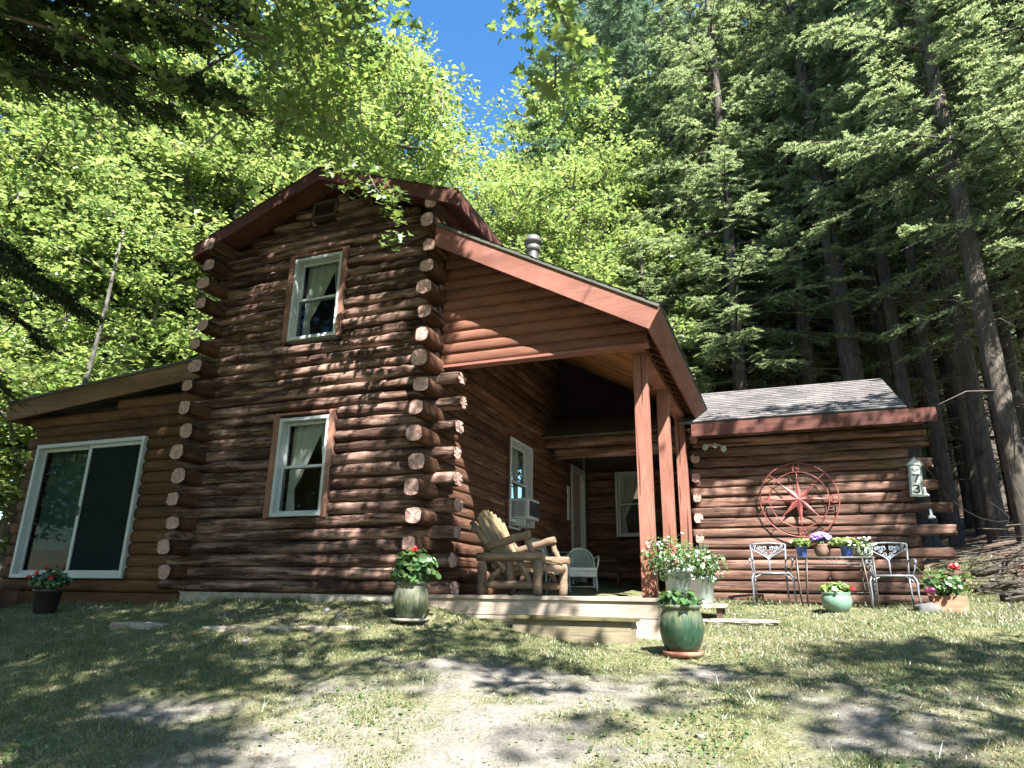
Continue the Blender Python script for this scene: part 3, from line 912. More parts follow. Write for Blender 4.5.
# header along the posts and the siding-clad porch gable
mb = MB()
mb.box(-1.515, -1.34, Y0 + .15, YW, 2.80, 2.90)
mb.build('header', M['post'], cabin, bevel=.005)
mb = MB(); zb = 2.77; h = .152
while zb < 4.6:
    xr = min(-1.24, PXE + (PZE - .22 - (zb + .02)) / 0.557)      # clip to the roof line
    xr2 = min(-1.24, PXE + (PZE - .20 - (zb + h)) / 0.557)
    if xr > X1 + .1:
        # rounded log-profile board
        prof = [(-.012, 0), (-.032, .02), (-.042, .05), (-.042, .1), (-.03, .135), (-.01, h - .004)]
        n = len(prof)
        vs = []
        for (dy, dz) in prof:
            xe = min(-1.24, PXE + (PZE - .19 - (zb + dz)) / 0.557)
            vs += [(X1 + .02, Y0 + .03 + dy, zb + dz), (max(xe, X1 + .03), Y0 + .03 + dy, zb + dz)]
        mb.add(vs, [(2 * k, 2 * k + 1, 2 * k + 3, 2 * k + 2) for k in range(n - 1)], 0, True)
    zb += h
mb.prism([(X1 + .02, 2.78), (-1.24, 2.78), (-1.24, PR(-1.24) - .15), (X1 + .02, PR(X1) - .15)], 'Y', Y0 + .031, Y0 + .10)
gs = mb.build('gable_siding', M['siding'], cabin)
mb = MB(); mb.box(X1 + .02, -1.24, Y0 - .03, Y0 + .12, 2.735, 2.768); mb.build('trim_board', M['trim'], gs)
# added dark sheet over the rear beam, standing in for the unlit void
mb = MB(); mb.prism([(X1 + .01, 2.72), (-1.09, 2.72), (-1.09, PR(-1.09) - .02), (X1 + .01, PR(X1) - .02)], 'Y', 12.4, 12.44); mb.build('dark_void_sheet', M['chink'], cabin)
mb = MB(); mb.box(X1 + .02, WX0 + .1, YW + .2, YB, 2.50, 2.53); mb.build('entry_ceiling', M['chink'], cabin)
# posts
for k, yp in enumerate((7.90, 9.55, 11.3)):
    mb = MB(); mb.box(-1.505, -1.345, yp - .08, yp + .08, -.045, 2.80)
    mb.build('post', M['post'], cabin, bevel=.006)
# deck: boards, edge board, skirt
mb = MB(); xx = -3.9
for k in range(20):
    mb.box(xx, xx + .134, 7.32, YB, -.085, -.047); xx += .139
deck = mb.build('deck', M['deck_floor'], cabin)
mb = MB()
mb.box(-4.02, -1.12, 7.24, 7.318, -.083, -.043)
mb.box(-4.0, -1.14, 7.262, 7.30, -.245, -.086)
mb.box(-3.7, -1.145, 7.268, 7.30, -.47, -.249)
mb.box(-1.16, -1.12, 7.319, 11.4, -.45, -.05)
mb.build('edge_board', M['deck'], deck, bevel=.004)

# sunroom roof
mb = MB()
lo, hi = (-11.95, SUNR(-11.95)), (X0 - .02, SUNR(X0 - .02))
mb.prism([(lo[0], lo[1]), (hi[0], hi[1]), (hi[0], hi[1] - .04), (lo[0], lo[1] - .04)], 'Y', 7.17, 12.2)
sr = mb.build('roof', M['shingle_dk'], cabin)
mb = MB()
mb.prism([(-11.9, SUNR(-11.9) - .042), (X0 - .02, SUNR(X0) - .042), (X0 - .02, SUNR(X0) - .33), (-11.9, SUNR(-11.9) - .33)], 'Y', 7.2, 7.24)
mb.box(-11.94, -11.9, 7.2, 12.2, SUNR(-11.9) - .33, SUNR(-11.9) - .044)
mb.build('fascia', M['fascia_tan'], sr)
mb = MB()
mb.prism([(-11.89, SUNR(-11.9) - .2), (X0 - .02, SUNR(X0) - .2), (X0 - .02, SUNR(X0) - .22), (-11.89, SUNR(-11.9) - .22)], 'Y', 7.241, Y0 + .05)
mb.build('soffit', M['trim_dark'], sr)

# wing roof
mb = MB()
lo, hi = (11.08, 2.68), (13.0, 3.69)
slab(mb, lo, hi, 'X', WX0 - .12, 1.88, .03, 1)
slab(mb, (14.9, 2.68), hi, 'X', WX0 - .12, 1.88, .03, 1)
shingle_slope(mb, lo, hi, 'X', WX0 - .12, 1.88, .135, rs=21)
shingle_slope(mb, (14.9, 2.68), hi, 'X', WX0 - .12, 1.88, .3, rs=22)
# the strip of the same roof that runs on under the porch
mb.prism([(11.3, 2.66), (12.4, 3.24), (12.4, 3.2), (11.3, 2.62)], 'X', X1 + .02, WX0 - .125, 1)
wr = mb.build('roof', [M['shingle'], M['shingle_dk']], cabin)
mb = MB()
mb.box(-1.22, 2.24, 11.06, 11.1, 2.44, 2.645)
mb.build('fascia', M['trim_dark'], wr)
mb = MB()
mb.box(WX0, 2.22, 11.101, YW + .1, 2.56, 2.58)
mb.build('soffit', M['log_wing'], wr)
mb = MB()
mb.prism([(11.101, 2.645), (13.0, 3.65), (14.8, 2.69), (14.8, 2.55), (13.0, 3.5), (11.101, 2.5)], 'X', 1.85, 1.875)
mb.build('rake_board', M['trim_dark'], wr)

# chimney pipe on the main roof
cx_, cy_ = -3.94, 11.0
mb = MB(); mb.lathe([(.1, 4.95), (.1, 6.28)], 20, c=(cx_, cy_, 0)); mb.lathe([(.19, 5.16), (.12, 5.3), (.1, 5.3)], 20, c=(cx_, cy_, 0))
ch = mb.build('chimney_pipe', M['metal_dk'], cabin)
mb = MB(); mb.lathe([(.1, 6.22), (.135, 6.24), (.135, 6.33), (.11, 6.34), (.11, 6.38), (.17, 6.39), (.17, 6.46), (.12, 6.54), (.0, 6.56)], 20, c=(cx_, cy_, 0)); mb.build('cap', M['metal_dk'], ch)

# gable vent
mb = MB()
mb.box(-6.19, -6.15, Y0 - .06, Y0 + .06, 5.34, 5.62); mb.box(-5.79, -5.75, Y0 - .06, Y0 + .06, 5.34, 5.62)
mb.box(-6.149, -5.791, Y0 - .06, Y0 + .06, 5.34, 5.38); mb.box(-6.149, -5.791, Y0 - .06, Y0 + .06, 5.58, 5.62)
vent = mb.build('vent', M['louver'], cabin)
mb = MB()
for k in range(5):
    zz = 5.385 + k * .038
    mb.prism([(Y0 - .045, zz), (Y0 + .03, zz + .03), (Y0 + .03, zz + .036), (Y0 - .045, zz + .006)], 'X', -6.149, -5.791)
mb.build('louver', M['louver'], vent)

# ---- windows; built along local u (right), v (into the house), z and mapped to X or Y walls
def window(u0, u1, z0, z1, at, axis='X', casing=True, curtain='left', depth=.12, proud=.075, inner=.9):
    """double-hung window: frame > sash, pane, curtain, casing. axis X: faces -Y at y=at; axis Y: faces +X at x=at"""
    def mp(mb_):
        if axis == 'Y':
            mb_.v = [(at - (q[1] - at), q[0], q[2]) for q in mb_.v]
            mb_.f = [f[::-1] for f in mb_.f] if False else mb_.f
        return mb_
    f0, f1 = at - proud, at + depth
    t = .046
    mb = MB()
    mb.box(u0, u0 + t, f0, f1, z0, z1); mb.box(u1 - t, u1, f0, f1, z0, z1)
    mb.box(u0 + t, u1 - t, f0, f1, z1 - t, z1); mb.box(u0 + t, u1 - t, f0 - .015, f1, z0, z0 + t)
    win = mp(mb).build('window', M['white'], cabin, bevel=.004)
    zm = (z0 + z1) / 2
    s = .036
    def sash(a, b, c, d, y):
        mb = MB()
        mb.box(a, a + s, y, y + .035, c, d); mb.box(b - s, b, y, y + .035, c, d)
        mb.box(a + s, b - s, y, y + .035, d - s, d); mb.box(a + s, b - s, y, y + .035, c, c + s)
        mp(mb).build('sash', M['white'], win, bevel=.003)
        mb = MB()
        yy = y + .018
        mb.add([(a + s, yy, c + s), (b - s, yy, c + s), (b - s, yy, d - s), (a + s, yy, d - s)], [(0, 1, 2, 3)])
        mp(mb).build('pane', M['glass'], win)
    sash(u0 + t, u1 - t, zm - .02, z1 - t, at + .045)
    sash(u0 + t, u1 - t, z0 + t, zm + .02, at + .005)
    # tied-back curtains with folds
    if curtain:
        mb = MB()
        yv = at + .17
        nz, nu = 26, 26
        W = u1 - u0
        for side in ((0, 1) if curtain == 'both' else (0,)):
            pts = []
            for iz in range(nz):
                tz = iz / (nz - 1)
                zz = z0 + .03 + (z1 - z0 - .05) * tz
                tie = .30
                if tz > tie: wd = .13 + (.52 if side == 0 else .18) * ((tz - tie) / (1 - tie)) ** .85
                else: wd = .13 + .05 * ((tie - tz) / tie)
                for iu in range(nu):
                    tu = iu / (nu - 1)
                    uu = u0 + .06 + W * wd * tu if side == 0 else u1 - .06 - W * wd * tu
                    fold = .018 * math.sin(tu * 26) + .01 * math.sin(tu * 47 + 2 * tz)
                    pts.append((uu, yv + fold, zz))
            mb.add(pts, [(r * nu + c, r * nu + c + 1, (r + 1) * nu + c + 1, (r + 1) * nu + c) for r in range(nz - 1) for c in range(nu - 1)], 0, True)
        mp(mb).build('curtain', M['curtain'], win)
    # dark room recess behind
    mb = MB()
    mb.add([(u0 - .4, at + inner, z0 - .4), (u1 + .4, at + inner, z0 - .4), (u1 + .4, at + inner, z1 + .4), (u0 - .4, at + inner, z1 + .4)], [(0, 1, 2, 3)])
    mp(mb).build('room_recess', M['interior'], win)
    if casing:
        mb = MB()
        mb.box(u0 - .095, u0 - .003, at - .085, at + .06, z0 - .02, z1 + .05)
        mb.box(u1 + .003, u1 + .085, at - .085, at + .06, z0 - .02, z1 + .05)
        mb.box(u0 - .095, u1 + .085, at - .06, at + .06, z1 + .051, z1 + .08)
        mp(mb).build('casing', M['casing'], win, bevel=.005)
    return win
window(*W_LOW, Y0, curtain='both')
window(*W_UP, Y0, curtain='both')
ws_ = window(*W_SIDE, X1, axis='Y', casing=False, curtain='both', depth=.1, proud=.085)
for ya in (W_SIDE[0] - .055, W_SIDE[1] + .003):
    mb = MB(); mb.box(X1 - .08, X1 + .07, ya, ya + .052, W_SIDE[2] - .02, W_SIDE[3] + .02)
    mb.build('casing', M['log_y'], ws_)
window(*W_BACK, YB, casing=False, curtain='both', inner=.6)

# patio sliding door of the wing on the left
u0, u1, z0, z1 = SLIDER
mb = MB(); t = .058; ya, yb_ = Y0 - .055, Y0 + .1
mb.box(u0, u0 + t, ya, yb_, z0, z1); mb.box(u1 - t, u1, ya, yb_, z0, z1)
mb.box(u0 + t, u1 - t, ya, yb_, z1 - t, z1); mb.box(u0 + t, u1 - t, ya, yb_, z0, z0 + t)
sd = mb.build('sliding_door', M['white'], cabin, bevel=.004)
um = -10.03
def leaf(a, b, y, mat, nm):
    s = .055
    mb = MB()
    mb.box(a, a + s, y, y + .035, z0 + t, z1 - t); mb.box(b - s, b, y, y + .035, z0 + t, z1 - t)
    mb.box(a + s, b - s, y, y + .035, z1 - t - s, z1 - t); mb.box(a + s, b - s, y, y + .035, z0 + t, z0 + t + s)
    mb.build('sash', M['white'], sd, bevel=.003)
    mb = MB(); yy = y + .018
    mb.add([(a + s, yy, z0 + t + s), (b - s, yy, z0 + t + s), (b - s, yy, z1 - t - s), (a + s, yy, z1 - t - s)], [(0, 1, 2, 3)])
    mb.build(nm, mat, sd)
leaf(u0 + t, um + .03, Y0 + .04, M['glass_dark'], 'pane')
leaf(um - .03, u1 - t, Y0 - .01, M['screen'], 'insect_screen')
mb = MB(); mb.box(u0 + t + .06, um - .05, Y0 + .15, Y0 + .158, z0 + .42, z1 - t); mb.build('roller_blind', M['blind'], sd)
mb = MB(); mb.box(u0 - .4, u1 + .4, Y0 + 1.5, Y0 + 1.52, z0 - .3, z1 + .3); mb.build('room_recess', M['interior'], sd)
mb = MB(); mb.box(um - .012, um + .016, Y0 - .03, Y0 - .011, 1.02, 1.16); mb.build('latch', M['black'], sd, bevel=.003)

# entry door in the side wall
y0, y1, z0, z1 = DOOR
mb = MB()
mb.box(X1 - .12, X1 + .085, y0 - .02, y0 + .09, z0, z1); mb.box(X1 - .12, X1 + .085, y1 - .09, y1 + .02, z0, z1); mb.box(X1 - .12, X1 + .085, y0 + .09, y1 - .09, z1 - .09, z1)
dr = mb.build('door', M['white'], cabin, bevel=.005)
for ya in (y0 - .075, y1 + .023):
    mb = MB(); mb.box(X1 - .1, X1 + .07, ya, ya + .052, z0, z1 + .02)
    mb.build('casing', M['log_y'], dr)
mb = MB()
mb.box(X1 - .05, X1 - .01, y0 + .09, y1 - .09, z0, z1 - .09)
mb.box(X1 - .009, X1 + .012, y0 + .2, y1 - .2, z0 + .95, z1 - .25); mb.box(X1 - .009, X1 + .012, y0 + .2, y1 - .2, z0 + .2, z0 + .8)
mb.build('door_panel', M['door'], dr, bevel=.006)
mb = MB(); mb.tube([(X1 - .01, y0 + .16, .98), (X1 + .05, y0 + .16, .98)], [.012, .03], 12); mb.build('handle', M['metal_dk'], dr)

# ------------------------------------------------------------------ leaf and plant tools
def leaf_template(kind):
    """2D outline (fan about the origin) -> verts (k,3), tris"""
    if kind == 'maple':
        P = [(0, -.34), (.12, -.27), (.40, -.44), (.22, -.12), (.58, .08), (.16, .12), (.21, .33), (0, .64), (-.21, .33), (-.16, .12), (-.58, .08), (-.22, -.12), (-.40, -.44), (-.12, -.27)]
    elif kind == 'round':
        P = [(.5 * math.sin(a), .5 * math.cos(a)) for a in np.linspace(0, 2 * math.pi, 8)[:-1]]
    elif kind == 'oval':
        P = [(0, -.5), (.22, -.2), (.24, .1), (0, .5), (-.24, .1), (-.22, -.2)]
    elif kind == 'diamond':
        return np.array([(0, -.5, 0), (.32, 0, .05), (0, .5, 0), (-.32, 0, .05)]), np.array([(0, 1, 2), (0, 2, 3)])
    elif kind == 'strip':
        return np.array([(-.13, -.5, 0), (.13, -.5, 0), (.09, .5, 0), (-.09, .5, 0)]), np.array([(0, 1, 2), (0, 2, 3)])
    n = len(P)
    V = np.array([(0, 0, 0)] + [(x, y, .28 * abs(x) - .12 * y * y) for x, y in P])
    Ft = np.array([(0, 1 + i, 1 + (i + 1) % n) for i in range(n)])
    return V, Ft

def scatter_leaves(C, N, T, S, kind):
    """leaf faces at centres C with normals N, tip directions T (made square to N) and sizes S"""
    TV, TF = leaf_template(kind)
    N = N / (np.linalg.norm(N, axis=1, keepdims=True) + 1e-9)
    T = T - N * (T * N).sum(1, keepdims=True)
    T = T / (np.linalg.norm(T, axis=1, keepdims=True) + 1e-9)
    B = np.cross(T, N)
    V = C[:, None] + S[:, None, None] * (TV[None, :, 0:1] * B[:, None] + TV[None, :, 1:2] * T[:, None] + TV[None, :, 2:3] * N[:, None])
    k = len(TV)
    Fq = TF[None] + (np.arange(len(C)) * k)[:, None, None]
    return V.reshape(-1, 3), Fq.reshape(-1, 3)

def rnd(n, s=1.0, r=None):
    return (r or rng).normal(size=(n, 3)) * s

def tubes_np(A, B, ra, rb, n=6):
    """many tapered tube pieces at once"""
    d = B - A
    d = d / (np.linalg.norm(d, axis=1, keepdims=True) + 1e-9)
    up = np.where(np.abs(d[:, 2:3]) < .9, np.array([[0, 0, 1.0]]), np.array([[1.0, 0, 0]]))
    a = np.cross(d, up); a /= np.linalg.norm(a, axis=1, keepdims=True)
    b = np.cross(d, a)
    t = np.linspace(0, 2 * math.pi, n, endpoint=False)
    ring = a[:, None] * np.cos(t)[None, :, None] + b[:, None] * np.sin(t)[None, :, None]
    V = np.concatenate([A[:, None] + ring * ra[:, None, None], B[:, None] + ring * rb[:, None, None]], 1)
    j = np.arange(n); j2 = (j + 1) % n
    q = np.stack([j, j2, j2 + n, j + n], 1)
    Fq = q[None] + (np.arange(len(A)) * 2 * n)[:, None, None]
    return V.reshape(-1, 3), Fq.reshape(-1, 4)

def grow(trunk, Q, droop=.0, seg=.7, r_tip=.006, k_r=.011, r_max=.3, up_bias=.25):
    """connect every cluster point Q to a trunk polyline by branching limbs; returns edge arrays"""
    nodes = [np.array(p, float) for p in trunk]
    par = [-1] + list(range(len(trunk) - 1))
    N = np.zeros((len(trunk) + len(Q) * 12, 3)); N[:len(trunk)] = nodes
    cnt = len(trunk)
    order = np.argsort(np.min(np.linalg.norm(Q[:, None] - N[None, :len(trunk)], axis=2), 1))
    dep = [0.0] * len(trunk)
    dep_a = np.zeros(len(N))
    leafn = []
    for qi in order:
        q = Q[qi]
        d = np.linalg.norm(N[:cnt] - q, axis=1)
        rise = np.maximum(0, N[:cnt, 2] - q[2])        # limbs rather climb than fall
        j = int(np.argmin(d + .25 * dep_a[:cnt] + up_bias * rise))
        p = N[j].copy(); L = d[j]
        k = max(1, min(10, int(L / seg)))
        prev = j
        for s in range(1, k + 1):
            t = s / k
            pt = p + (q - p) * t
            if s < k:
                pt = pt + np.array([0, 0, .10 * L * math.sin(math.pi * t) * (1 if droop == 0 else -.3)]) + rng.normal(size=3) * .05 * L / k
            if cnt >= len(N): break
            N[cnt] = pt; par.append(prev); dep_a[cnt] = dep_a[prev] + L / k; prev = cnt; cnt += 1
        leafn.append(prev)
    w = np.zeros(cnt)
    for l in leafn: w[l] += 1
    for i in range(cnt - 1, 0, -1):
        if par[i] >= 0: w[par[i]] += w[i]
    par = np.array(par)
    ix = np.arange(1, cnt)
    rad = np.minimum(r_tip + k_r * np.sqrt(w) ** 1.0, r_max)
    return N[par[ix]], N[ix], rad[par[ix]], rad[ix], par, ix

def make_tree(name, trunk_pts, trunk_r, Q, leaf_kw, bark_m, leaf_m, loc=(0, 0, 0), trunk_n=12, **gk):
    """trunk with limbs to the clusters Q, crown of leaves round them"""
    root = empty(name, loc)
    A, B, ra, rb, par, ix = grow(trunk_pts, Q, **gk)
    keep = ix >= len(trunk_pts)
    ra = np.minimum(ra, .6 * max(trunk_r)); 
    V, Fq = tubes_np(A[keep], B[keep], np.minimum(ra[keep], rb[keep] * 1.6), rb[keep], 5)
    mb = MB(); mb.tube(trunk_pts, trunk_r, trunk_n)
    V2 = np.array(mb.v); F2 = np.array([f for f in mb.f if len(f) == 4])
    me = np_mesh('trunk', np.r_[V2, V], np.r_[F2, Fq + len(V2)], [bark_m], smooth=True)
    link_mesh('trunk', me, root)
    C, N, T, S = leaf_kw['fn'](Q)
    V, Ft = scatter_leaves(C, N, T, S, leaf_kw['kind'])
    link_mesh('crown', np_mesh('crown', V, Ft, [leaf_m]), root)
    return root

def spray_leaves(rad, per, size, flat=.22, tilt=.35, down=.15):
    """layered, nearly level sprays of leaves round every cluster point"""
    def fn(Q):
        n = len(Q)
        az = rng.uniform(0, 2 * math.pi, n)
        tl = np.stack([np.cos(az), np.sin(az)], 1) * rng.uniform(0, tilt, n)[:, None]
        k = per
        r = np.sqrt(rng.uniform(0, 1, (n, k))) * rad * rng.uniform(.6, 1.25, n)[:, None]
        t = rng.uniform(0, 2 * math.pi, (n, k))
        ox, oy = r * np.cos(t), r * np.sin(t)
        oz = ox * tl[:, :1] + oy * tl[:, 1:] - down * r * r / rad + rng.normal(size=(n, k)) * rad * flat * .5
        C = Q[:, None] + np.stack([ox, oy, oz], -1)
        N = np.stack([np.repeat(-tl[:, :1], k, 1), np.repeat(-tl[:, 1:], k, 1), np.ones((n, k))], -1) + rng.normal(size=(n, k, 3)) * .42
        T = np.stack([ox, oy, oz - .25 * rad], -1) + rng.normal(size=(n, k, 3)) * .3 * rad
        S = size * np.exp(rng.normal(-.03, .33, (n, k)))
        return C.reshape(-1, 3), N.reshape(-1, 3), T.reshape(-1, 3), S.ravel()
    return fn

def ellipsoid_clusters(n, c, r, hollow=.35, seed=None, floor=None, lump=.35):
    rr = np.random.default_rng(seed)
    out = []
    ph = rr.uniform(0, 50)
    while len(out) < n:
        p = rr.normal(size=3); p /= np.linalg.norm(p)
        u = rr.uniform(hollow ** 3, 1) ** (1 / 3)
        k = 1 + lump * (2 * float(fbm(np.array([p[0] * 2 + ph]), np.array([p[1] * 2 + p[2] * 3 + ph]), 4, 3)[0]) - 1)
        q = np.array(c) + p * u * k * np.array(r)
        if floor is not None and q[2] < floor: continue
        out.append(q)
    return np.array(out)

# ------------------------------------------------------------------ background trees (master copies, then obj.copy)
def maple_master(seed, h=13, r=3.6, base=3.0, n=230, per=125, size=.125, leaf=None):
    rr = np.random.default_rng(seed)
    top = h * .75
    tr = [(0, 0, -.6)] + [(.12 * math.sin(i * 1.3 + seed), .12 * math.cos(i * .9 + seed), top * i / 6) for i in range(1, 7)]
    rs = [.2 * (1 - .8 * i / 6) for i in range(7)]
    Q = ellipsoid_clusters(n, (0, 0, (h + base) / 2), (r, r, (h - base) / 2), .3, seed)
    return make_tree('maple_tree', tr, rs, Q, dict(fn=spray_leaves(.72, per, size), kind='diamond'), M['bark_map'], leaf or M['leaf_map'], k_r=.012, seg=.9)

def conifer_parts(rr, z0, z1, nb, lmax, lmin, droop, twigs, lets, lsize, aspect, spread=.55, el=0.05, shape=.8, stretch=.75):
    """limbs A-B and feathery twig leaflets of a hemlock or pine"""
    A, B, RA, RB, C, N, T, S = [], [], [], [], [], [], [], []
    for i in range(nb):
        u = (i + rr.uniform(0, 1)) / nb
        z = z0 + (z1 - z0) * u
        L = (lmin + (lmax - lmin) * (1 - u) ** shape) * rr.uniform(.65, 1.15)
        az = i * 2.399 + rr.uniform(-.4, .4)
        e = el + rr.uniform(-.12, .12) + .25 * u
        k = 5
        pts = []
        for s in range(k + 1):
            t = s / k
            pts.append(np.array([math.cos(az) * L * t, math.sin(az) * L * t, z + L * (math.sin(e) * t - droop * t * t)]))
        for s in range(k):
            A.append(pts[s]); B.append(pts[s + 1])
            RA.append(.012 * L * (1 - s / k) + .006); RB.append(.012 * L * (1 - (s + 1) / k) + .005)
        nt_ = max(4, int(twigs * L))
        t = rr.uniform(.18, 1.0, nt_)
        side = rr.choice([-1, 1], nt_)
        pt = np.stack([np.cos(az) * L * t, np.sin(az) * L * t, z + L * (math.sin(e) * t - droop * t * t)], 1)
        ang = az + side * rr.uniform(.5, 1.15, nt_)
        tl = (.25 + spread * (1 - t) * L * .42) * rr.uniform(.6, 1.2, nt_)
        dr = np.stack([np.cos(ang), np.sin(ang), -rr.uniform(.0, .75, nt_)], 1)
        w = (np.arange(lets) + .5) / lets
        cc = pt[:, None] + dr[:, None] * (tl[:, None] * w[None])[..., None]
        sd = np.where((np.arange(lets) % 2)[None] == 0, 1, -1) * np.ones((nt_, 1))
        la = ang[:, None] + sd * rr.uniform(.3, 1.25, (nt_, lets))
        ld = np.stack([np.cos(la), np.sin(la), -rr.uniform(.1, .5, (nt_, lets))], -1)
        sz = lsize * rr.uniform(.6, 1.25, (nt_, lets)) * (1.15 - .5 * w[None])
        C.append((cc + ld * sz[..., None] * .4).reshape(-1, 3))
        T.append(ld.reshape(-1, 3))
        N.append((np.array([0, 0, 1.0]) + rr.normal(size=(nt_ * lets, 3)) * .38))
        S.append(sz.ravel())
    return (np.array(A), np.array(B), np.array(RA), np.array(RB)), (np.concatenate(C), np.concatenate(N), np.concatenate(T), np.concatenate(S))

def conifer(name, seed, h, z0, nb, lmax, r0, bark_m, leaf_m, droop=.22, twigs=12, lets=26, lsize=.105, dead=14, lean=(0, 0), loc=(0, 0, 0), template='strip', spread=.55, el=.05, shape=.8):
    rr = np.random.default_rng(seed)
    root = empty(name, loc)
    br, lf = conifer_parts(rr, z0, h, nb, lmax, .35, droop, twigs, lets, lsize, .3, spread, el, shape)
    A, B, RA, RB = br
    # dead lower snags
    da, db, dra, drb = [], [], [], []
    for k in range(dead):
        z = rr.uniform(1.2, max(z0, 2.0)); az = rr.uniform(0, 6.28); L = rr.uniform(.5, 1.7)
        d = np.array([math.cos(az), math.sin(az), rr.uniform(-.35, .15)])
        p = np.array([0, 0, z])
        m_ = p + d * L * .55; e = p + d * L + np.array([0, 0, -.15 * L])
        da += [p, m_]; db += [m_, e]; dra += [.018, .011]; drb += [.011, .004]
    if dead:
        A = np.r_[A, da]; B = np.r_[B, db]; RA = np.r_[RA, dra]; RB = np.r_[RB, drb]
    k = 12
    wob = lambda z: np.array([.05 * math.sin(z * .6 + seed), .05 * math.cos(z * .5 + seed), 0])
    tr = [np.array([0, 0, -.8 + (h + .8) * i / k]) + wob(i) for i in range(k + 1)]
    rs = [r0 * (1.25 if i == 0 else 1) * (1 - .93 * i / k) ** .8 for i in range(k + 1)]
    mb = MB(); mb.tube(tr, rs, 12)
    V2 = np.array(mb.v); F2 = np.array([f for f in mb.f if len(f) == 4])
    V, Fq = tubes_np(A, B, RA, RB, 4)
    V = np.r_[V2, V]; Fq = np.r_[F2, Fq + len(V2)]
    C, N, T, S = lf
    if lean != (0, 0):
        sh = np.array([lean[0], lean[1], 0])
        V = V + V[:, 2:3] * sh; C = C + C[:, 2:3] * sh
    link_mesh('trunk', np_mesh('trunk', V, Fq, [bark_m], smooth=True), root)
    VL, FL = scatter_leaves(C, N, T, S, template)
    link_mesh('crown', np_mesh('crown', VL, FL, [leaf_m]), root)
    return root

def px_pos(px, dist):
    """a spot on the ground seen in the photo's column px, dist metres away from the camera"""
    d = (RT * (px - 512) / F_PX + FWD * 1.0 + UP * (384 - 591) / F_PX)
    d = d[:2] / np.hypot(d[0], d[1])
    x, y = d * dist
    return x, y, gz(x, y)

def place(master, px, dist, s, rz, used, label, cat, group=None, sz=None):
    o = master if not used.get(master.name) else copy_tree(master)
    used[master.name] = True
    x, y, z = px_pos(px, dist)
    o.location = (x, y, z)
    o.scale = (s, s, sz or s)
    o.rotation_euler = (0, 0, rz)
    tag(o, label, cat, group)
    return o

USED = {}
mA = maple_master(11, 14, 3.8, 3.2)
mB = maple_master(12, 11, 3.4, 1.8, 210)
mC = maple_master(13, 15, 3.2, 5.0, 220)
sap = maple_master(14, 4.6, 2.1, .8, 75, 110, .115)
G1 = 'sunlit broadleaf trees behind the cabin'
L1 = 'bright green broadleaf tree crowded among others behind the tall gable and left wing'
for px, d, s, rz, m in ((-60, 21.5, 1.15, .3, mA), (40, 21, 1.15, 1.2, mC), (110, 20.5, 1.1, 2.2, mB), (165, 24, 1.25, 4.0, mA), (235, 20, 1.0, 5.1, mC), (300, 24, 1.1, .9, mB), (330, 19, .95, 2.0, mB),
                        (395, 24, 1.0, 3.6, mB), (20, 30, 1.5, 1.9, mA), (130, 32, 1.5, .2, mC), (240, 33, 1.45, 5.5, mA), (350, 33, 1.2, 2.7, mA), (-120, 22, 1.2, 2.9, mB), (70, 26, 1.3, 5.9, mB), (190, 27, 1.4, 2.0, mB), (275, 19.5, .9, 1.0, mB), (335, 21, 1.3, .5, mC), (270, 23, 1.45, 3.1, mA), (362, 25, 1.1, 5.2, mA), (180, 19, 1.2, 1.5, mC)):
    place(m, px, d, s, rz, USED, L1, 'tree', G1)
G2 = 'pale green maples above the porch roof'
for px, d, s, rz, m in ((505, 20, .9, .7, mA), (575, 21, 1.0, 2.4, mB), (545, 27, 1.25, 1.2, mA), (600, 18.5, .85, 5.0, mB), (610, 24, 1.15, 3.9, mC), (535, 34, 1.2, 2.9, mB), (575, 25, 1.4, .4, mA), (620, 20.5, 1.0, 1.1, mA)):
    place(m, px, d, s, rz, USED, 'yellow-green maple rising above the porch roof beside the gap of blue sky', 'tree', G2)
G3 = 'young maples behind the left wing'
for px, d, s, rz in ((40, 18.5, 1.15, .5), (95, 18.7, 1.35, 1.9), (150, 19, 1.35, 3.0), (205, 19.5, 1.3, 4.4), (0, 17, 1.1, 5.5), (-40, 18, 1.2, 2.6), (60, 20.5, 1.45, 4), (120, 20.5, 1.45, 1)):
    place(sap, px, d, s, rz, USED, 'young maple with layered bright leaves just above the left wing roof', 'tree', G3)
# pale slim trunks at the left
def bare_trunk(px, d, h, r, lean, label):
    x, y, z = px_pos(px, d)
    mb = MB(); k = 10
    mb.tube([(lean[0] * h * i / k + .05 * math.sin(i * 1.1), lean[1] * h * i / k, -.5 + h * i / k) for i in range(k + 1)], [r * (1 - .75 * i / k) for i in range(k + 1)], 10)
    root = empty('birch_tree', (x, y, z))
    mb.build('trunk', M['bark_pale'], root)
    Q = np.array([(lean[0] * h + rng.normal() * .8, lean[1] * h + rng.normal() * .8, h + rng.normal() * .8) for _ in range(30)])
    C, N, T, S = spray_leaves(.6, 40, .12)(Q)
    V, Ft = scatter_leaves(C, N, T, S, 'diamond')
    link_mesh('crown', np_mesh('crown', V, Ft, [M['leaf_map']]), root)
    tag(root, label, 'tree')
bare_trunk(28, 16.0, 8.0, .09, (.08, 0), 'slim pale trunk rising straight above the left end of the low wing')
bare_trunk(70, 17.0, 8.5, .07, (-.30, 0), 'slim pale leaning trunk in the shade left of the gable')

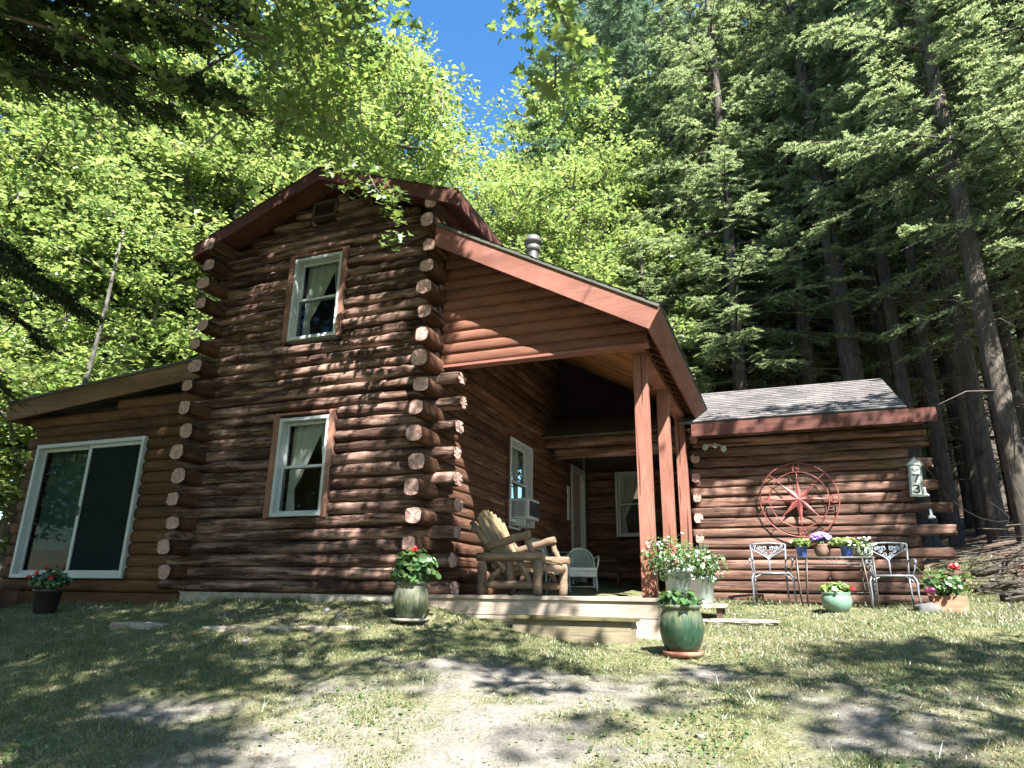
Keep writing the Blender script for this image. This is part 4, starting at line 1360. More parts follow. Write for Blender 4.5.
hA = conifer('hemlock_tree', 31, 23, 4.0, 150, 3.9, .21, M['bark_hem'], M['leaf_hem'])
hB = conifer('hemlock_tree', 32, 25, 5.2, 140, 3.7, .24, M['bark_hem'], M['leaf_hem'], dead=22)
hC = conifer('hemlock_tree', 33, 19, 2.0, 120, 3.2, .2, M['bark_hem'], M['leaf_hem'])
hD = conifer('hemlock_tree', 34, 21, 10.5, 70, 2.5, .17, M['bark_hem'], M['leaf_hem'], dead=34)
pN = conifer('pine_tree', 35, 25, 7, 85, 4.4, .26, M['bark_hem'], M['leaf_pine'], droop=.02, twigs=8, lets=12, lsize=.34, el=.22, shape=.55, spread=.5)
for px, d, s, rz in ((610, 25, .95, .4), (665, 27, 1.0, 2.0), (552, 31, 1.05, 4.1), (640, 35, 1.15, 5.1), (715, 32, 1.1, 1.0), (600, 28, 1.2, 3.2), (645, 23.5, 1.0, .9)):
    place(pN, px, d, s, rz, USED, 'tall soft blue-green white pine in the sunlit stand over the porch eave', 'tree', 'white pines over the porch eave')
GH = 'tall hemlocks behind the right wing'
LH = 'tall hemlock of the stand behind the shingled right wing roof'
for px, d, s, rz, m, *sz in ((735, 20.5, 1.0, .3, hA), (800, 23, 1.0, 1.4, hB), (668, 21, .95, 2.6, hC, .62), (705, 25, 1.05, 3.5, hA), (770, 28, 1.05, 4.4, hB), (845, 27, 1.0, 5.1, hA), (930, 22.5, 1.0, .9, hB),
                        (915, 30, 1.1, 2.1, hA), (1010, 24, 1.0, 3.2, hA), (1080, 20, 1.0, 4.6, hA), (1120, 26, 1.1, 5.6, hB), (980, 33, 1.1, 2.8, hB), (1050, 34, 1.1, .6, hA), (1180, 22, 1.0, 1.9, hC), (655, 17.5, .8, 5.2, hC, .5), (715, 18.5, .85, .2, hC, .62), (760, 17.8, .9, 3.3, hB), (835, 18.8, .95, 2.2, hB), (1130, 15.5, 1.0, 2.6, hA), (1230, 15, 1.0, .6, hB), (1190, 19, 1.0, 3.6, hA), (700, 20, 1.0, 2.9, hC), (748, 22.5, 1.05, 4.9, hC), (792, 21, 1.0, 1.2, hC), (852, 23.5, 1.1, 3.0, hC), (905, 26, 1.1, 5.3, hC), (985, 21.5, 1.0, .7, hC)):
    place(m, px, d, s, rz, USED, LH, 'tree', GH, sz[0] if sz else None)
GT = 'slender dark trunks in the wood'
LT = 'slender dark bare-stemmed hemlock in the shaded wood beyond the right wing'
for i, (px, d) in enumerate(((752, 22), (778, 21), (812, 20), (826, 26), (848, 22), (862, 30), (905, 24), (918, 19.5), (938, 18), (957, 21), (968, 17.5), (995, 19), (1008, 16.5), (1030, 22), (948, 28), (985, 27), (790, 33), (740, 34), (880, 35), (1020, 31), (1060, 17), (1095, 30))):
    place(hD, px, d, rng.uniform(.8, 1.15), rng.uniform(0, 6), USED, LT, 'tree', GT)
GFAR = 'far trees closing the view through the wood'
for i in range(26):
    place(hC if i % 3 else mB, 600 + i * 25 + rng.uniform(-12, 12), rng.uniform(38, 58), rng.uniform(.9, 1.3), rng.uniform(0, 6), USED, 'far green tree glimpsed between the dark trunks deep in the wood', 'tree', GFAR)
GFL = 'far trees behind the left wing'
for i in range(12):
    place(mB if i % 2 else hC, -80 + i * 45 + rng.uniform(-12, 12), rng.uniform(38, 50), rng.uniform(1.0, 1.4), rng.uniform(0, 6), USED, 'far green tree filling the gaps behind the left wing', 'tree', GFL)
x, y, z = px_pos(893, 18.0)
tag(conifer('hemlock_tree', 41, 22, 7.5, 90, 3.4, .3, M['bark_hem'], M['leaf_hem'], dead=18, lean=(-.035, 0), loc=(x, y, z)), 'thick grey-barked hemlock trunk right behind the far end of the wing roof', 'tree')
x, y, z = px_pos(1046, 14.5)
tag(conifer('hemlock_tree', 42, 21, 7.0, 95, 3.4, .2, M['bark_hem'], M['leaf_hem'], dead=26, lean=(-.015, .0), loc=(x, y, z)), 'hemlock with a thick trunk leaning left at the right edge of the photo', 'tree')
# trees added behind the camera to cut low sky light (seen in window panes)
GB = 'trees closing the clearing'
for x, y, s, m in ((-9, -13, 1.0, mA), (-3, -16, 1.1, mB), (-16, -8, 1.0, mB), (-20, 0, 1.1, mB), (4, -17, 1.0, mA), (10, -12, 1.0, mB), (15, -6, 1.0, mA), (17, 1, 1.1, mB), (-13, -12, 1.2, mB), (0, -22, 1.3, mA), (15, 6, 1.1, mA), (-24, -4, 1.2, mB), (-19, -6, 1.0, mB), (-27, -10, 1.3, mB), (-22, -14, 1.2, mB)):
    o = copy_tree(m); o.location = (x, y, gz(x, y)); o.scale = (s, s, s); o.rotation_euler = (0, 0, x)
    tag(o, 'added out-of-frame broadleaf tree on the near side of the clearing facing the cabin', 'tree', GB)

# ------------------------------------------------------------------ maples over the clearing: their boughs hang into view and dapple the wall
def shade_target(L):
    """wanted leaf shade where a ray from the canopy lands, per landing point"""
    x, y, z = L.T
    T = np.full(len(L), 0.0)
    wall_ = np.abs(y - Y0) < .02
    T[wall_] = .85
    w = wall_ & (x > -6.0) & (z < 3.0); T[w] = .26
    w = wall_ & (x > -5.6) & (x < -3.9) & (z >= 3.0); T[w] = .72
    w = wall_ & (x < -7.6); T[w] = .95
    T[wall_ & (x > -3.95)] = .0
    T[wall_ & (x > -3.7) & (x < -2.2) & (z < 1.5)] = .8
    wing = np.abs(y - YW) < .02
    T[wing] = np.where((x[wing] > .95) | (z[wing] > 1.55), .85, .05)
    g = ~(wall_ | wing)
    u, v, _ = project(np.c_[x, y, z])
    t = np.full(len(L), .55)
    t = np.where(u < 250, .97, t)
    t = np.where((u > 60) & (u < 330) & (v > 690) & (v < 730), .45, t)
    t = np.where((u > 230) & (v > 695) & (u < 640), .03, t)
    t = np.where((u > 230) & (u < 640) & (v <= 695) & (v > 640), .42, t)
    t = np.where((u > 230) & (u < 640) & (v <= 640), .3, t)
    t = np.where((u > 380) & (u <= 680) & (v <= 632), .06, t)
    t = np.where((u > 640) & (v < 640), .0, t)
    t = np.where((u > 700) & (v >= 645) & (v < 735), .7, t)
    t = np.where((u > 860) & (v >= 640), .9, t)
    t = np.where((u > 640) & (u < 860) & (v >= 735), .1, t)
    t = np.where((u > 640) & (u <= 700), .12, t)
    t = np.where((u > 520) & (u < 860) & (v > 715), .1, t)
    t = np.where((u < -60) | (u > 1090) | (v > 800), .6, t)
    T[g] = t[g]
    return T

def landing(Q):
    """follow the sunlight down from Q to the gable wall, the wing wall or the ground"""
    t = (Y0 - Q[:, 1]) / (-SUN[1])
    P1 = Q - SUN * t[:, None]
    on_wall = (t > 0) & (P1[:, 0] > -11.4) & (P1[:, 0] < -1.0) & (P1[:, 2] > -.25)
    on_wall &= np.where(P1[:, 0] < X0, P1[:, 2] < 3.2, np.where(P1[:, 0] < X1, P1[:, 2] < 6.0, P1[:, 2] < 4.8))
    low = (P1[:, 0] > -3.8) & (P1[:, 0] < -1.45) & (P1[:, 2] < 2.7)
    t2 = (YW - Q[:, 1]) / (-SUN[1])
    P2 = Q - SUN * t2[:, None]
    on_wing = (~on_wall) & (P2[:, 0] > -1.2) & (P2[:, 0] < 2.2) & (P2[:, 2] > -.1) & (P2[:, 2] < 3.6)
    # ground by a few fixed-point steps
    tg = (Q[:, 2] + .6) / SUN[2]
    for _ in range(8):
        P = Q - SUN * tg[:, None]
        tg = (Q[:, 2] - ground_z(P[:, 0], P[:, 1])) / SUN[2]
    P3 = Q - SUN * tg[:, None]
    Lp = np.where(on_wall[:, None], P1, np.where(on_wing[:, None], P2, P3))
    Lp[on_wall, 1] = Y0; Lp[on_wing, 1] = YW
    return Lp

def inside(poly, u, v):
    n = len(poly); c = np.zeros(len(u), bool)
    for i in range(n):
        x1, y1 = poly[i]; x2, y2 = poly[(i + 1) % n]
        cond = ((y1 > v) != (y2 > v)) & (u < (x2 - x1) * (v - y1) / (y2 - y1 + 1e-9) + x1)
        c ^= cond
    return c

def canopy_points(n_try, vol, seed, only_vis=False):
    rr = np.random.default_rng(seed)
    lo, hi = np.array(vol[0]), np.array(vol[1])
    Q = lo + rr.uniform(0, 1, (n_try, 3)) * (hi - lo)
    u, v, d = project(Q)
    L = landing(Q)
    T = shade_target(L)
    m = 28
    vis = (d > .3) & (u > -m) & (u < 1024 + m) & (v > -m) & (v < 768 + m)
    left = inside([(-40, -40), (372, -40), (395, 20), (392, 60), (410, 100), (405, 145), (370, 150), (330, 140), (230, 120), (160, 110), (80, 140), (-40, 190)], u, v)
    right = inside([(510, -40), (600, -40), (602, 50), (592, 105), (565, 118), (530, 90), (515, 60)], u, v)
    V = np.where(left, np.where(u < 270, .22, .5), np.where(right, .9, 0.0))
    if only_vis: T = T * 0
    lump = fbm(Q[:, 0] * 1.1 + seed, Q[:, 1] * 1.1 + Q[:, 2] * .7, 2, 3)
    ul = project(L)[0]
    floor_ = np.where((np.abs(L[:, 1] - YW) < .02) & (T > .5), .55, 0) + np.where((np.abs(L[:, 1] - Y0) < .02) & (L[:, 0] < -7.6), .85, np.where((np.abs(L[:, 1] - Y0) > .02) & (np.abs(L[:, 1] - YW) > .02) & (ul < 260), .4, 0))
    acc = np.where(vis, V * (T > .02), T * np.maximum(np.clip(6 * (lump - .40), 0.02, 1.15), floor_)) * np.where(vis, np.clip(2.4 * (lump - .26), 0.05, 1.25), 1)
    on_house = (np.abs(L[:, 1] - Y0) < .02) | (np.abs(L[:, 1] - YW) < .02)
    acc = np.where(vis & ~on_house, V * .9, acc)
    far = np.linalg.norm(Q, axis=1)
    acc = np.where(vis & (far < np.where(only_vis, np.where(u < 450, 6.0, 4.4), np.where(u < 260, 7.6, 6.6))), 0, acc)
    keep = rr.uniform(0, 1, n_try) < acc
    return Q[keep], vis[keep]

def near_maple(trunk, rs, Q, label, per=62, size=.078, rad=.36):
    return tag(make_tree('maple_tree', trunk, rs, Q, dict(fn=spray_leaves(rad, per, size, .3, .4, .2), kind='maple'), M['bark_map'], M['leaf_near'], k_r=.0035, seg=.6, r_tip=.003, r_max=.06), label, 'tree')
def trunk_line(x, y, h, lean=(0, 0)):
    z = gz(x, y)
    return [(x + lean[0] * i / 6 + .08 * math.sin(i * 1.7), y + lean[1] * i / 6 + .06 * math.cos(i * 1.3), z - .5 + (h + .5) * i / 6) for i in range(7)]
QA, vA = canopy_points(4200, ((-10, -3, 5.0), (1.5, 6.4, 10.5)), 51)
QB, vB = canopy_points(1700, ((1.0, -5, 5.0), (10.0, 9.5, 11)), 52)
print('canopy clusters', len(QA), vA.sum(), len(QB), vB.sum())
QC, vC = canopy_points(1000, ((-3.8, 1.6, 2.8), (.4, 5.6, 6.4)), 53, True)
QD, vD = canopy_points(1900, ((-10, .5, 5.0), (-1, 6.4, 11)), 54)
QD = QD[np.abs(landing(QD)[:, 1] - Y0) < .02]
print('more', len(QC), len(QD))
uC = project(QC)[0]
QA = np.r_[QA, QD, QC[(uC < 440)]]
QC = QC[(uC > 475)]
def off_sun(Q, pts, r):
    keep = np.ones(len(Q), bool)
    for p in pts:
        v = Q - np.array(p); t = v @ SUN
        keep &= ~((t > .25) & (np.linalg.norm(v - t[:, None] * SUN, axis=1) < r))
    return keep
SPRIG = [(-4.9, 6.2, 5.12), (-4.4, 6.2, 4.9), (-4.1, 6.2, 4.6), (-4.0, 6.25, 4.3)]
QA = QA[off_sun(QA, SPRIG, .5)]
left_t = QA[:, 0] < -3.2
TR = [.26, .23, .2, .17, .14, .11, .07]
near_maple(trunk_line(-10.2, 1.2, 8.2, (.8, .6)), TR, QA[left_t], 'maple whose leafy boughs hang across the upper left of the photo')
near_maple(trunk_line(-2.2, -4.2, 8.4, (.5, 1.2)), TR, QA[~left_t], 'maple with boughs hanging into the blue gap of sky at the top')
near_maple([np.array(q) for q in ((5.6, 1.2, gz(5.6, 1.2) - .4), (5.5, 1.2, 1.0), (5.0, 1.3, 3.2), (3.9, 1.6, 4.9), (2.2, 2.2, 5.9), (.6, 2.9, 6.3))], [.07, .06, .045, .03, .02, .012], QC, 'slight maple whose leafy twigs hang beside the sky gap above the porch roof', 34, .07, .26)
near_maple(trunk_line(8.8, 1.5, 8.2, (-1.2, .4)), TR, QB, 'maple shading the right side of the lawn and wing', 30, .11)

# a hemlock outside the frame on the left whose dark boughs reach in
def bough_tree():
    x, y = -11.2, 3.6
    z = gz(x, y)
    root = empty('hemlock_tree', (x, y, z))
    mb = MB(); mb.tube([(.03 * math.sin(i), .03 * math.cos(i), -.5 + 1.6 * i) for i in range(9)], [.26 - .025 * i for i in range(9)], 12)
    V2 = np.array(mb.v); F2 = np.array([f for f in mb.f if len(f) == 4])
    A, B, RA, RB, C, N, T, S = [], [], [], [], [], [], [], []
    rr = np.random.default_rng(77)
    # boughs: start height, end point (world), droop
    ends = [((-5.36, 4.85, 5.33), .5), ((-5.4, 4.4, 5.8), .6), ((-5.2, 4.8, 6.4), .6), ((-5.8, 3.8, 5.5), .5), ((-5.9, 4.5, 5.05), .5), ((-6.6, 3.5, 5.7), .5), ((-6.2, 4.1, 5.4), .6),
            ((-10.2, 6.6, 4.3), .45), ((-9.6, 6.4, 3.95), .4), ((-9.0, 6.3, 3.75), .35), ((-10.6, 6.8, 3.6), .4), ((-11.6, 6.2, 4.6), .4), ((-10.9, 6.5, 2.8), .4),
            ((-13.4, 3.2, 5), .4), ((-12.8, 1.5, 6), .4), ((-11, 1, 7), .4), ((-9.5, 2.2, 7.6), .4), ((-12.4, 5.4, 4.2), .4)]
    for e, dr_ in ends:
        e = np.array(e) - np.array((x, y, z))
        st = np.array([0, 0, max(1.5, e[2] + .2 * np.hypot(e[0], e[1]))])
        k = 7
        L = np.linalg.norm(e - st)
        pts = [st + (e - st) * (s / k) + np.array([0, 0, dr_ * math.sin(math.pi * s / k)]) for s in range(k + 1)]
        for s in range(k):
            A.append(pts[s]); B.append(pts[s + 1]); RA.append(.035 * (1 - s / k) + .006); RB.append(.035 * (1 - (s + 1) / k) + .005)
        n = int(L * 34)
        t = rr.uniform(.25, 1, n)
        pt = np.array([st + (e - st) * q + np.array([0, 0, dr_ * math.sin(math.pi * q)]) for q in t])
        az = math.atan2((e - st)[1], (e - st)[0])
        ang = az + rr.choice([-1, 1], n) * rr.uniform(.35, 1.1, n)
        tl = rr.uniform(.2, .65, n) * (1.15 - .5 * t)
        d = np.stack([np.cos(ang), np.sin(ang), -rr.uniform(.2, .75, n)], 1)
        lets = 16
        w = (np.arange(lets) + .5) / lets
        cc = pt[:, None] + d[:, None] * (tl[:, None] * w[None])[..., None]
        sd = np.where((np.arange(lets) % 2)[None] == 0, 1, -1) * np.ones((n, 1))
        la = ang[:, None] + sd * rr.uniform(.5, 1.1, (n, lets))
        ld = np.stack([np.cos(la), np.sin(la), -rr.uniform(.2, .7, (n, lets))], -1)
        sz = .085 * rr.uniform(.7, 1.3, (n, lets))
        for q in range(n):
            A.append(pt[q]); B.append(pt[q] + d[q] * tl[q]); RA.append(.004); RB.append(.002)
        C.append((cc + ld * sz[..., None] * .45).reshape(-1, 3)); T.append(ld.reshape(-1, 3)); S.append(sz.ravel())
        N.append(np.array([0, 0, 1.0]) + rr.normal(size=(n * lets, 3)) * .35)
    V, Fq = tubes_np(np.array(A), np.array(B), np.array(RA), np.array(RB), 4)
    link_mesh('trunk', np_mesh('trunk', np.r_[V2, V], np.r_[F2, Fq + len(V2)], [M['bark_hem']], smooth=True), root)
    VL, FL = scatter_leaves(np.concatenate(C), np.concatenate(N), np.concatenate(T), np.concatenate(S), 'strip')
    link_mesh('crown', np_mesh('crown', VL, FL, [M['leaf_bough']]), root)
    tag(root, 'dark hemlock whose drooping boughs hang in from the upper left corner', 'tree')
bough_tree()

# a low maple limb with pale leaves in front of the gable peak
SP_PTS = [np.array(q) + (0 if i < 3 else .36, 0, 0) for i, q in enumerate( ((-6.6, 3.7, 7.0), (-6.0, 4.8, 6.7), (-5.4, 5.5, 6.2), (-4.7, 5.8, 5.75), (-4.88, 6.15, 5.2), (-4.72, 6.25, 4.85), (-4.5, 6.28, 4.5), (-4.37, 6.3, 4.22)))]
root = empty('maple_tree', (0, 0, 0))
mb = MB()
xb, yb0 = -8.7, .5
zb0 = gz(xb, yb0)
mb.tube([(xb, yb0, zb0 - .4), (xb + .1, yb0 + .2, 2.2), (xb + .5, yb0 + .9, 5.2), (xb + 1.2, yb0 + 2.1, 6.6)] + SP_PTS, [.09, .07, .04, .025, .016, .013, .011, .009, .007, .006, .004, .003], 8)
for a, b_ in ((SP_PTS[4], (-5.06, 6.2, 5.13)), (SP_PTS[5], (-4.69, 6.2, 4.85)), (SP_PTS[6], (-3.94, 6.2, 4.62))):
    mb.tube([a, (np.array(a) + np.array(b_)) / 2 + (0, 0, .03), b_], [.006, .004, .003], 6)
mb.build('trunk', M['bark_map'], root)
cs = [((-5.35, 6.2, 5.12), 8, .09), ((-5.15, 6.18, 5.16), 7, .09), ((-4.92, 6.18, 5.15), 10, .1), ((-4.8, 6.2, 4.97), 12, .1), ((-4.95, 6.2, 4.8), 7, .08), ((-4.66, 6.22, 4.76), 12, .09), ((-4.5, 6.25, 4.58), 12, .09), ((-4.4, 6.27, 4.4), 8, .08), ((-4.36, 6.28, 4.2), 9, .09), ((-4.42, 6.28, 4.0), 7, .07), ((-4.55, 6.25, 4.7), 8, .1), ((-4.3, 6.2, 4.62), 5, .06)]
C = np.concatenate([np.array(c) + (.36, 0, 0) + rng.normal(size=(int(n * 1.5), 3)) * r for c, n, r in cs])
N = np.array([.25, -.55, .8]) + rng.normal(size=(len(C), 3)) * .4
T = np.array([0, -.3, -1.0]) + rng.normal(size=(len(C), 3)) * .5
V, Ft = scatter_leaves(C, N, T, .115 * rng.uniform(.7, 1.25, len(C)), 'maple')
QS = np.array((-9.6, 3.2, 0)) + np.array([(1.2, -1.8, 6.6), (.4, -1.2, 7.2), (1.8, -2.6, 7.4), (-.6, -.4, 7.6), (.8, -2.8, 7.9), (2.6, -3.4, 7.0), (1.6, -4.0, 7.6)])
C2, N2, T2, S2 = spray_leaves(.4, 40, .105)(QS)
Vb, Fb = scatter_leaves(C2, N2, T2, S2, 'maple')
link_mesh('crown', np_mesh('crown', np.r_[V, Vb], np.r_[Ft, Fb + len(V)], [M['leaf_sprig']]), root)
tag(root, 'slender maple limb with pale young leaves dangling before the gable peak', 'tree')

# ------------------------------------------------------------------ things on the house
def wall_part(name, mb, mat, parent=None, bevel=0.0):
    return mb.build(name, mat, parent, bevel)

# window air conditioner
ac = empty('air_conditioner', (X1 + .22, 10.2, 1.08)); ac.scale = (.85, .85, .88)
mb = MB(); mb.box(-.36, .10, -.30, .30, 0, .36); mb.build('case', M['white'], ac, bevel=.012)
mb = MB()
for k in range(9):                    # side louvres seen from the lawn
    for seg in range(2):
        mb.box(-.30 + seg * .18, -.14 + seg * .18, -.306, -.3005, .05 + k * .03, .062 + k * .03)
mb.build('side_vent', M['metal_dk'], ac)
mb = MB(); mb.box(.1005, .112, -.255, .255, .05, .31); mb.build('rear_grille', M['black'], ac)
mb = MB()
for k in range(7): mb.box(.1125, .118, -.25, .25, .065 + k * .036, .07 + k * .036)
mb.build('grille_bars', M['metal_dk'], ac)
mb = MB(); mb.box(-.3, .02, -.28, -.24, -.12, -.002); mb.box(-.3, .02, .24, .28, -.12, -.002); mb.box(-.31, -.27, -.28, .28, -.16, -.121); mb.build('bracket', M['white'], ac)
tag(ac, 'white window air conditioner sticking out under the porch side window', 'air conditioner')

# compass rose
def rotz_y(a):
    return math.cos(a), math.sin(a)
cr = empty('compass_rose', (.29, YW - .085, 1.42))
def ring(mb, r, rt_, n=72):
    pts = [(r * math.cos(2 * math.pi * k / n), 0, r * math.sin(2 * math.pi * k / n)) for k in range(n + 1)]
    mb.tube(pts, rt_, 8, caps=False)
RO, RI = .565, .425
mb = MB(); ring(mb, RO, .0085); mb.build('outer_ring', M['rust'], cr)
mb = MB(); ring(mb, RI, .007); mb.build('inner_ring', M['rust'], cr)
mb = MB()
for k in range(8):
    a = k * math.pi / 4
    if k % 2 == 0: mb.tube([(.25 * math.cos(a), .004, .25 * math.sin(a)), (RI * math.cos(a), .004, RI * math.sin(a))], .006, 6)
    else: mb.tube([(.2 * math.cos(a), .006, .2 * math.sin(a)), (RO * math.cos(a), .006, RO * math.sin(a))], .006, 6)
mb.build('spokes', M['rust'], cr)
mb = MB()
for k in range(8):
    a = k * math.pi / 4; R_ = .40 if k in (0, 4) else .42 if k == 6 else .30 if k == 2 else .33
    r2_ = .11; y1 = -.03
    tip = (R_ * math.cos(a), 0, R_ * math.sin(a))
    for s in (-1, 1):
        b_ = a + s * math.pi / 8
        mb.add([(0, y1, 0), tip, (r2_ * math.cos(b_), 0, r2_ * math.sin(b_))], [(0, 1, 2), (2, 1, 0)] if False else [(0, 1, 2)])
mb.build('star', M['rust'], cr)
def letter(mb, ch, cx, cz, s, y=0.0, t=.012, th=.01, flip=False):
    G = {'N': [((-.4, -.5), (-.4, .5)), ((-.4, .5), (.4, -.5)), ((.4, -.5), (.4, .5))],
         'W': [((-.55, .5), (-.28, -.5)), ((-.28, -.5), (0, .3)), ((0, .3), (.28, -.5)), ((.28, -.5), (.55, .5))],
         'E': [((-.35, -.5), (-.35, .5)), ((-.35, .5), (.4, .5)), ((-.35, 0), (.3, 0)), ((-.35, -.5), (.4, -.5))],
         'S': [((.38, .38), (.1, .5)), ((.1, .5), (-.25, .42)), ((-.25, .42), (-.35, .22)), ((-.35, .22), (-.15, .05)), ((-.15, .05), (.2, -.08)), ((.2, -.08), (.36, -.26)), ((.36, -.26), (.2, -.45)), ((.2, -.45), (-.12, -.5)), ((-.12, -.5), (-.38, -.36))],
         '7': [((-.35, .5), (.38, .5)), ((.38, .5), (.12, .1)), ((.12, .1), (-.05, -.5))],
         '3': [((-.32, .4), (-.05, .5)), ((-.05, .5), (.25, .42)), ((.25, .42), (.3, .24)), ((.3, .24), (.15, .07)), ((.15, .07), (-.05, .03)), ((.15, .03), (.34, -.15)), ((.34, -.15), (.3, -.38)), ((.3, -.38), (.05, -.5)), ((.05, -.5), (-.34, -.4))]}
    for (x0, z0), (x1, z1) in G[ch]:
        p = np.array([cx + x0 * s, cz + z0 * s]); q = np.array([cx + x1 * s, cz + z1 * s])
        d = q - p; L = np.linalg.norm(d); d /= L; n = np.array([-d[1], d[0]]) * t / 2
        p = p - d * t * .3; q = q + d * t * .3
        mb.prism([tuple(p - n), tuple(q - n), tuple(q + n), tuple(p + n)], 'Y', y, y + th)
for ch, a in (('N', 90), ('W', 180), ('S', 270), ('E', 0)):
    mb = MB(); rm = (RO + RI) / 2
    letter(mb, ch, rm * math.cos(R(a)), rm * math.sin(R(a)), .105, -.006, .018)
    mb.build('letter', M['rust'], cr)
tag(cr, 'large rusty red metal compass rose with N E S W letters on the log wall', 'wall decoration')

# house number plaque
hs_ = empty('house_number_sign', (1.905, YW - .075, 1.70)); hs_.rotation_euler = (0, R(4), 0)
mb = MB(); mb.prism([(-.085, -.29), (.085, -.29), (.085, .17), (.12, .17), (0, .30), (-.12, .17), (-.085, .17)], 'Y', 0, .02); mb.build('backboard', M['sign_edge'], hs_, bevel=.003)
mb = MB(); mb.prism([(-.06, -.262), (.06, -.262), (.06, .155), (-.06, .155)], 'Y', -.006, -.001); mb.prism([(-.085, .18), (.085, .18), (0, .272)], 'Y', -.006, -.001); mb.build('face', M['sign_white'], hs_)
mb = MB(); letter(mb, '7', 0, -.03, .11, -.011, .02, .004); letter(mb, '3', 0, -.18, .11, -.011, .02, .004); mb.build('numerals', M['black'], hs_)
mb = MB()
for s in (-1, 1):
    mb.prism([(s * .003, .075), (s * .045, .09), (s * .052, .115), (s * .03, .13), (s * .003, .11)] if s > 0 else [(s * .003, .11), (s * .03, .13), (s * .052, .115), (s * .045, .09), (s * .003, .075)], 'Y', -.0105, -.0065)
mb.lathe([(0, -.0), (.01, 0)], 10) if False else None
mb.prism([(.01 * math.cos(t), .212 + .01 * math.sin(t)) for t in np.linspace(0, 6.283, 11)[:-1]], 'Y', -.0105, -.0065)
mb.build('emblem', M['sign_edge'], hs_)
tag(hs_, 'white house-shaped plaque with the number 73 on the wing corner', 'sign')

# two porcelain hooks and the cable on the corner logs
for k, (x, z, l) in enumerate(((2.0, 1.44, 'white porcelain bracket just under the number plaque'), (2.03, 1.12, 'white porcelain bracket lower down between the corner log ends'))):
    r_ = empty('wall_bracket', (x, YW - .02, z)); r_.scale = (.72, .72, .8)
    mb = MB(); mb.tube([(0, -.03, .13), (0, -.03, .05), (.005, -.03, 0)], [.022, .028, .026], 12); mb.tube([(-.05, -.03, -.015), (.02, -.03, 0), (.07, -.03, -.02)], [.03, .026, .018], 12)
    mb.build('insulator', M['porcelain'], r_)
    mb = MB(); mb.box(-.03, .05, -.02, .04, -.03, -.012); mb.build('plate', M['porcelain'], r_)
    tag(r_, l, 'bracket')
mb = MB()
P0 = [(1.98, YW - .1, 1.9), (2.1, YW - .12, 1.75), (2.22, YW - .1, 1.45), (2.45, YW - .05, 1.2), (2.65, YW, 1.08), (2.85, YW + .02, 1.03), (2.98, YW + .05, 1.05), (3.0, YW + .06, 1.1), (2.93, YW + .08, 1.2), (2.8, YW + .1, 1.33)]
mb.tube(P0, .0055, 6)
tag(mb.build('cable', M['chink']), 'thin dark cable looping out from the wing corner', 'cable')

# twin floodlight
fl = empty('floodlight', (-.9, YW - .04, 2.35)); fl.scale = (.72, .72, .8)
mb = MB(); mb.lathe([(0, -.01), (.06, -.01), (.06, .012), (.05, .03), (0, .032)], 20); mb.v = [(a, -c, b_) for a, b_, c in mb.v]; mb.build('base', M['white'], fl)
for s in (-1, 1):
    mb = MB(); e = np.array((s * .16, -.16, -.02 if s < 0 else -.07)); d = np.array((s * .35, -.8, -.45)); d /= np.linalg.norm(d)
    mb.tube([(s * .02, -.04, 0), (s * .1, -.1, -.0), tuple(e)], [.014, .014, .02], 10)
    mb.tube([tuple(e), tuple(e + d * .03), tuple(e + d * .08), tuple(e + d * .13)], [.03, .04, .055, .06], 16)
    h = mb.build('lamp_head', M['white'], fl)
    mb = MB(); mb.tube([tuple(e + d * .131), tuple(e + d * .137)], [.05, .045], 16); mb.build('lens', M['grey_pot'], h)
tag(fl, 'white twin-head floodlight under the wing eave', 'floodlight')

# narrow white strip beside the door, chain hanging from the beam
mb = MB(); mb.box(X1 + .06, X1 + .09, 12.80, 12.93, 1.34, 2.0)
tag(mb.build('wall_plaque', M['white'], bevel=.006), 'narrow upright white strip on the porch wall beside the entry door', 'plaque')
mb = MB()
for k in range(13):
    zz = 2.27 - k * .027
    mb.tube([(-3.15 + .009 * math.cos(t), YW + .02 + (.0 if k % 2 else .009 * math.cos(t)), zz + .018 * math.sin(t)) for t in np.linspace(0, 6.283, 9)], .003, 5, caps=False)
mb.tube([(-3.15, YW + .02, 1.93), (-3.15, YW + .02, 1.87)], [.014, .02], 8)
tag(mb.build('hanging_chain', M['metal_dk']), 'short metal chain hanging from the porch beam near the door', 'chain')

def on_ground(px, py):
    d = RT * (px - 512) / F_PX + FWD + UP * (384 - py) / F_PX
    t = 1.0
    for t in np.arange(2.0, 30, .02):
        q = d * t
        if q[2] < gz(q[0], q[1]): break
    return d * t

